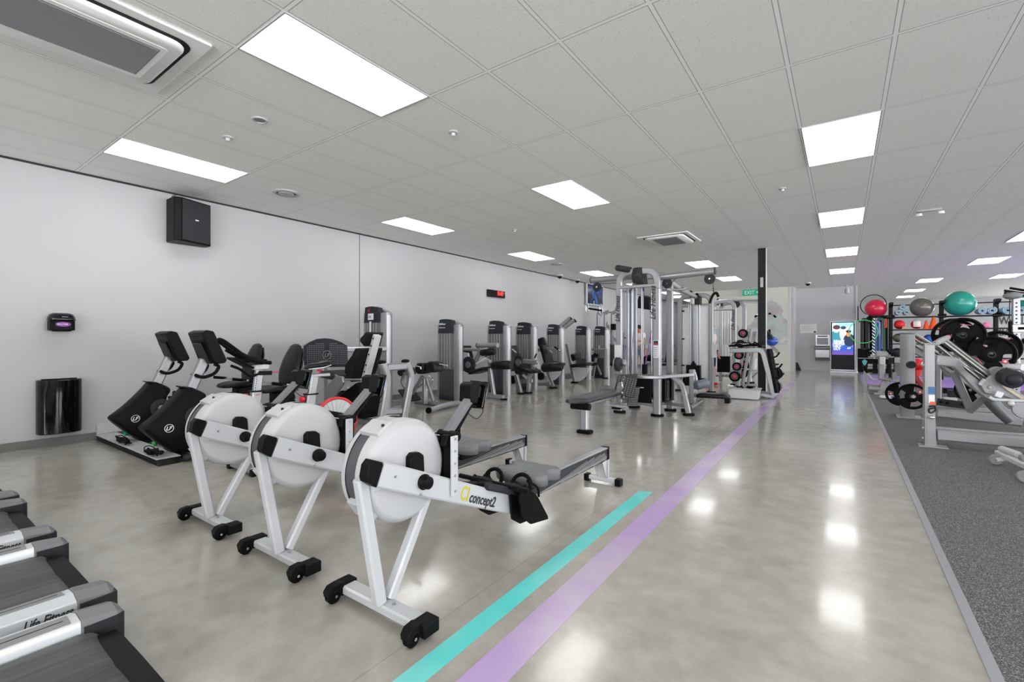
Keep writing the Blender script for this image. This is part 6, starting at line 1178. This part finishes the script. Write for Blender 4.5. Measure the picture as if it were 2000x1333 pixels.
G(o).tube(crv([(.79, 6.97, .46), (.83, 6.95, .47), (.84, 6.97, .42), (.8, 6.96, .39), (.785, 6.95, .43), (.83, 6.94, .45)]), .009, 8).build('carabiner_cable', 'dgrey', t); G(o).sph((.81, 6.97, .34), (.03, .03, .022), 14, 8).build('knob', 'chrome', t)
G(o).bar([(.86, 7.03, .14), (3.2, 7.03, .14)], .11, .12, hint=(0, 1, 0)).bar([(.86, 7.16, .2), (3.2, 7.16, .2)], .04, .03, hint=(0, 1, 0)).build('base_rail', 'silver2', t, bev=.006)
G(o).bar([q(1830, 806, .9), q(1995, 824, .9)], .1, .12, hint=(0, 1, 0)).bar([q(1830, 797, 1.3), q(1995, 806, 1.3)], .08, .06, hint=(0, 1, 0)).build('rear_base_rail', 'silver2', t, bev=.006)
G(o).bar([q(1830, 785, 1.2), q(1905, 795, 1.2)], .03, .1, hint=(0, 1, 0)).build('peg_board', 'dgrey', t)
for px in (1838, 1851, 1880): G(o).sph(q(px, 786 + (px - 1838) * .12, 1.17), .02, 10, 8).build('peg', 'black', t)
for i, (a, b, r, d) in enumerate((((1838, 664), (1935, 738), .028, 0), ((1848, 664), (1945, 738), .02, .1), ((1832, 676), (1928, 752), .02, -.05), ((1843, 688), (1930, 757), .035, .05))):
    G(o).cyl(q(*a, d), q(*b, d), r, 16).build('guide_rod', 'chromeg', t)
G(o).bar([q(1826, 672, -.3), q(1840, 664, -.1), q(1850, 660, .1)], .05, .06, hint=(0, 1, 0)).build('rod_bracket', 'silver2', t, bev=.008); G(o).bar([q(1838, 668, -.1), q(1846, 663, .3)], .05, .05, hint=(1, 0, 0)).build('rod_bracket', 'silver2', t)
G(o).bar(fil([(.84, 7.1, .98), q(1868, 708), q(1918, 762), q(1945, 780)], .2), .09, .12, hint=(0, 1, 0)).build('main_beam', 'silver2', t, bev=.012)
G(o).bar([q(1862, 725, .1), q(1897, 804, .3)], .05, .08, hint=(0, 1, 0)).bar([q(1927, 772, .1), q(1893, 804, .3)], .05, .07, hint=(0, 1, 0)).build('strut', 'silver2', t, bev=.008)
pc = [q(*p, -.12) for p in ((1913, 752), (1920, 744), (1932, 734), (1942, 733), (1948, 745), (2004, 775), (2004, 790), (1960, 774), (1938, 772), (1922, 768))]
G(o).prism([(p.x, p.z) for p in pc], 'y', 7.55, 7.6).build('carriage_plate', 'silver2', t, bev=.01); G(o).sph(q(1934, 757, -.17), .022, 12, 8).build('bolt', 'lgrey', t); G(o).bar([q(1913, 752, -.15), q(1923, 741, -.15)], .06, .03, hint=(0, 1, 0)).build('stop_pad', 'lgrey', t)
G(o).slab([q(1956, 755, -.2), q(1960, 752, -.2), q(2003, 780, -.2), q(2003, 786, -.2)], .03).build('slot_liner', 'woodt', t)
for a, b, r, m in (((1945, 730, .2), (1962, 736, -.1), .085, 'lgrey'), ((1955, 733, 0), (1970, 738, -.25), .095, 'silver2'), ((1966, 736, -.25), (1980, 742, -.4), .1, 'dgrey')): G(o).tube([q(*a), q(*b)], r, 20).build('shoulder_roller', m, t, bev=.01)
G(o).sph(q(1981, 743, -.42), (.06, .03, .06), 16, 10).build('roller_end', 'slate', t); G(o).oval([q(1925, 722, .5), q(1950, 713, .4), q(2000, 718, .3)], [.14, .2, .2], [.06, .08, .08], hint=(0, 1, 0)).build('back_pad', 'lgrey', t)
G(o).tube(fil([q(1932, 776, -.3), q(1940, 781, -.3), q(2004, 784, -.3)], .05), .018).build('handrail', 'lgrey', t); G(o).obox(q(1951, 771, -.3), (.06, .04, .07), (0, 20, 0)).build('handrail_clamp', 'winks', t, bev=.01)
c = q(2004, 800, -.3); G(o).lathe([(0, .001), (0, .11), (.04, .11), (.04, .001)], c, 'y', 32).build('pivot_plate', 'silver2', t, bev=.008); G(o).sph(q(1975, 789, -.33), .03, 12, 8).build('bolt', 'lgrey', t)
G(o).tube(crv([q(1925, 770, .2), q(1945, 795, .2), q(1975, 822, .2)]), .07, 12).build('lower_tube', 'dsilver', t)
G(o).cyl(q(1872, 654, .45), q(1895, 656, .9), .022).cyl(q(1925, 690, .3), q(1950, 692, .9), .022).build('plate_horn', 'dgrey', t)
G(o).cyl(q(1865, 712, 1.0), q(1925, 696, 1.0), .06).build('cross_roller', 'silver2', t); G(o).cyl(q(1880, 722, 1.1), q(1930, 708, 1.1), .05).build('cross_roller', 'silver2', t)
G(o).bar([q(1868, 660, .6), q(1870, 712, .6)], .05, .06, hint=(0, 1, 0)).build('rear_post', 'silver2', t)
# far leg press and silver column
t = machine('plate_loaded_leg_press', 'second plate loaded leg press with a square silver column, behind the nearest one', 1.3, 9.5, 'leg press'); o = t.location; q = P2(9.4)
col = G(o).prism([(.73, 9.4), (.8, 9.36), (.9, 9.36), (.9, 9.5), (.73, 9.5)], 'z', 0.004, 1.3).build('column', 'silver2', t, bev=.01); G(o).prism([(.72, 9.41), (.8, 9.35), (.91, 9.35), (.91, 9.51), (.72, 9.51)], 'z', 1.3, 1.315).build('column_cap', 'dsilver', t)
G(o).cyl(q(1778, 713, -.05), q(1781, 713, -.12), .055, 16).build('peg', 'dgrey', t); G(o).cyl((.86, 9.1, .36), (.86, 9.4, .36), .025).build('storage_horn', 'chrome', t); G(o).box(.68, .98, 9.3, 9.6, .004, .02).build('floor_plate', 'steel', t)
for a, b, r, d in (((1783, 652), (1930, 740), .03, .1), ((1783, 662), (1930, 752), .02, .2), ((1783, 672), (1900, 745), .02, .0)): G(o).cyl(q(*a, d), q(*b, d), r, 14).build('guide_rod', 'chromeg', t)
G(o).bar([q(1785, 682, .05), q(1840, 710, .05), q(1930, 772, .05)], .08, .12, hint=(0, 1, 0)).build('main_beam', 'silver2', t, bev=.01); G(o).bar([q(1832, 700, .8), q(1832, 780, .8)], .08, .08, hint=(0, 1, 0)).build('rear_post', 'silver2', t)
G(o).slab([q(1830, 706, .3), q(1895, 712, .3), q(1888, 740, .3), q(1845, 735, .3)], .04).build('seat_shell', 'silver2', t, bev=.01); G(o).bar([(1.0, 9.6, .1), (2.8, 9.6, .1)], .1, .1, hint=(0, 1, 0)).build('base_rail', 'silver2', t)
# low rowing style bench machine on the rubber floor
t = machine('chest_supported_row', 'silver chest supported row machine with white bent tube, left of the silver column', .85, 13, 'weight machine'); o = t.location; q = P2(13)
G(o).box(q(1710, 0).x, q(1735, 0).x, 12.9, 13.1, q(1722, 697).z, q(1722, 686).z).build('chest_pad', 'silver2', t, bev=.02); G(o).bar([q(1695, 696), q(1746, 696)], .07, .07, hint=(0, 1, 0)).build('handle_bar', 'silver2', t, bev=.02)
for a, b in (((1731, 682), (1741, 692)), ((1694, 694), (1700, 694)), ((1740, 694), (1746, 694))): G(o).tube([q(*a, -.1), q(*b, -.1)], .025).build('grip', 'rubber', t)
G(o).bar([q(1722, 698), q(1722, 742)], .12, .12, hint=(0, 1, 0)).build('column', 'silver2', t, bev=.015); G(o).box(q(1717, 0).x, q(1728, 0).x, 12.8, 12.93, q(1722, 712).z, q(1722, 697).z).build('block', 'lgrey', t, bev=.01)
G(o).bar([q(1715, 737), q(1760, 746)], .14, .07, hint=(0, 1, 0)).build('seat_beam', 'silver2', t, bev=.01)
for a, b in (((1728, 744), (1716, 771)), ((1734, 744), (1726, 772))): G(o).bar([q(*a), q(*b)], .1, .1, hint=(0, 1, 0)).build('leg', 'silver2', t, bev=.01)
G(o).box(q(1706, 0).x, q(1732, 0).x, 12.9, 13.1, .004, .03).build('floor_plate', 'steel', t)
G(o).tube(fil([q(1687, 715), q(1696, 733), q(1706, 744), q(1719, 740)], .1), .025, 10).build('bent_tube', 'wplas', t); G(o).tube([q(1687, 715), q(1695, 729)], .032).build('tube_grip', 'rubber', t)
for px in (1709, 1736): G(o).bar([q(px, 711), q(px, 730)], .07, .09, hint=(0, 1, 0)).build('clamp', 'black', t, bev=.01)
for py in (714, 719): G(o).cyl(q(1695, py), q(1745, py), .03).build('weight_bar', 'silver2', t)
G(o).box(q(1742, 0).x, q(1750, 0).x, 12.8, 13.1, q(1746, 741).z, q(1746, 728).z).build('side_plate', 'mgrey', t); G(o).box(q(1688, 0).x, q(1695, 0).x, 13.3, 13.4, .004, q(1691, 727).z).build('end_post', 'silver2', t)
G(o).cyl(q(1697, 759), q(1720, 761), .06).build('base_roller', 'silver2', t); G(o).cyl(q(1692, 753, .4), q(1720, 754, .4), .04).build('base_roller', 'silver2', t)
t = thing('dropped_towel', 'crumpled white towel with purple and green marks on the rubber floor', 'towel', (.84, 12.1, .004)); rn = random.Random(3)
o2 = G(); nx, ny = 16, 8; V = [[o2._v((-.22 + .44 * i / nx + rn.uniform(-.02, .02), -.1 + .2 * j / ny, .02 + .05 * abs(math.sin(i * .9 + j * .7)) * (1 if 0 < i < nx and 0 < j < ny else 0))) for j in range(ny + 1)] for i in range(nx + 1)]
for i in range(nx):
    for j in range(ny): o2.bm.faces.new((V[i][j], V[i + 1][j], V[i + 1][j + 1], V[i][j + 1]))
tw = o2.build('cloth', 'wcloth', t, smooth=80); s = tw.modifiers.new('th', 'SOLIDIFY'); s.thickness = .008; G().sph((-.02, -.08, .05), (.04, .03, .02), 12, 8).build('mark', 'purple', t); G().sph((.2, -.05, .03), (.05, .04, .02), 12, 8).build('mark', 'lime', t)
# silver half rack at the right edge
t = thing('half_rack', 'silver half rack upright with rows of holes at the right edge of the photo', 'rack', (2.6, 12, 0)); o = t.location; q = P2(12)
for x, y in ((2.52, 12.0), (3.75, 12.0), (3.75, 13.2)): G(o).bar([(x, y, .004), (x, y, 1.95)], .1, .08).build('upright', 'silver', t, bev=.008)
for k in range(24): G(o).cyl((2.52, 11.958, .25 + k * .07), (2.52, 11.954, .25 + k * .07), .014, 10).build('hole', 'ink', t)
G(o).bar([(2.52, 12, 1.93), (3.75, 12, 1.93)], .07, .06, hint=(0, 1, 0)).bar([(3.75, 12, 1.93), (3.75, 13.2, 1.93)], .07, .06).build('top_beam', 'silver', t); c = q(1985, 642); G(o).box(c.x - .07, c.x + .09, 11.9, 12.06, c.z - .07, c.z + .07).build('bar_catch', 'steel', t, bev=.01); G(o).cyl(c + Vector((0, -.1, 0)), c + Vector((.14, -.1, 0)), .025).build('catch_roller', 'black', t)
G(o).bar([q(1974, 628), q(1974, 660)], .06, .06, hint=(0, 1, 0)).build('strap_block', 'black', t)
c = q(1978, 578); G(o).sph(c, (.13, .1, .07), 16, 10).build('pulley_cover', 'mgrey', t)
for a, b, m in (((1961, 568), (2003, 574), 'black'), ((1966, 574), (2003, 574), 'lgrey'), ((1972, 563), (2003, 568), 'black'), ((1963, 571), (1967, 580), 'black'), ((1967, 580), (2003, 577), 'black')): G(o).tube([q(*a), q(*b)], .022).build('overhead_bar', m, t)
g = G(o); cable(g, [q(1972, 582), q(1972, 628)], .006); g.build('cable', 'dgrey', t); chain(G(o), q(1972, 660), q(1973, 690), n=6).build('chain', 'steel', t)
# dumbbells and small gear on the lower shelves behind
for k, (px, py) in enumerate(((1935, 669), (1950, 667), (1962, 665), (1975, 668), (1990, 667))):
    c = gy(px, py, 18.45); d = thing('dumbbell', ('black dumbbell on the shelf right of the third rack post', 'black dumbbell second from the third rack post', 'black dumbbell in the middle of the visible shelf row', 'black dumbbell left of the silver half rack upright', 'black dumbbell behind the silver half rack upright')[k], 'dumbbell', (c.x, c.y, 1.16), group='black dumbbells on the shelf')
    G().cyl((-.1, 0, 0), (.1, 0, 0), .018).build('handle', 'chrome', d)
    for s in (-1, 1): G().lathe([(-.05, .001), (-.05, .06), (-.04, .075), (.04, .075), (.05, .06), (.05, .001)], (s * .11, 0, 0), 'x', 8).build('head', 'rubber', d)
c = gy(1792, 713, 15); d = thing('boxing_glove', 'bright red glove like pad seen between the silver column and upright', 'glove', c); G().sph((0, 0, 0), (.15, .14, .16), 18, 12).build('glove', 'red', d); G().sph((.09, -.11, .02), (.05, .05, .06), 10, 8).build('patch', 'winks', d); G().cyl((-.02, 0, -.26), (0, 0, -.1), .09).build('cuff', 'red', d)
d = thing('red_machine_frame', 'dark red slanted frame behind the silver column', 'frame', (gy(1790, 740, 15).x, 15, 0)); od = d.location; qq = P2(15); G(od).bar([qq(1786, 705), qq(1790, 738), qq(1803, 756)], .14, .12, hint=(0, 1, 0)).build('arm', 'dred', d, bev=.02); G(od).bar([qq(1786, 705), (qq(1786, 0).x, 15, .004)], .08, .08, hint=(0, 1, 0)).build('post', 'dred', d, bev=.01)
for k, (x, y, s, m, lb) in enumerate(((1856, 760, .12, 'black', 'small black box on the floor, left of the leg press strut'), (1872, 768, .16, 'dgrey', 'dark grey box on the floor under the leg press beam'), (1855, 778, .1, 'lgrey', 'pale grey box on the floor behind the peg board'))):
    c = gz(x, y + 8, .01); b = thing('storage_box', lb, 'box', (c.x, c.y, .004)); G().box(-s, s, -s * .8, s * .8, 0, s * .8).build('body', m, b, bev=.01); G().box(-s * 1.03, s * 1.03, -s * .83, s * .83, s * .8, s * .9).build('lid', m, b, bev=.006)
# wheeled foot of a machine at the lower right edge
t = thing('wheeled_bench', 'silver bench end with two small grey wheels at the right edge, lower down', 'exercise bench', (1.35, 6.05, 0)); o = t.location
G(o).bar([(1.24, 6.5, .1), (1.36, 5.55, .1)], .05, .05, hint=(0, 0, 1)).build('cross_tube', 'lgrey', t, bev=.01); G(o).bar([(1.3, 6.05, .12), (2.4, 6.15, .3)], .1, .1, hint=(0, 1, 0)).build('main_tube', 'silver2', t, bev=.015); G(o).cyl((1.26, 6.45, .15), (1.32, 6.2, .15), .03).build('grip', 'lgrey', t)
for x, y in ((1.2, 6.36), (1.25, 5.72)):
    w = G(o).lathe([(-.018, .001), (-.018, .042), (-.01, .05), (.01, .05), (.018, .042), (.018, .001)], (x, y, .054), 'y', 22).build('wheel', 'mgrey', t); G(o).bar([(x, y, .054), (x + .1, y, .09)], .045, .04, hint=(0, 1, 0)).build('wheel_bracket', 'lgrey', t, bev=.006); G(o).cyl((x, y - .025, .054), (x, y + .025, .054), .008).build('axle', 'chrome', w)
G(o).box(1.5, 2.6, 5.9, 6.3, .32, .4).build('pad', 'vinyl', t, bev=.02); G(o).bar([(2.4, 6.1, .3), (2.4, 6.1, .01)], .08, .08).build('rear_leg', 'silver2', t)
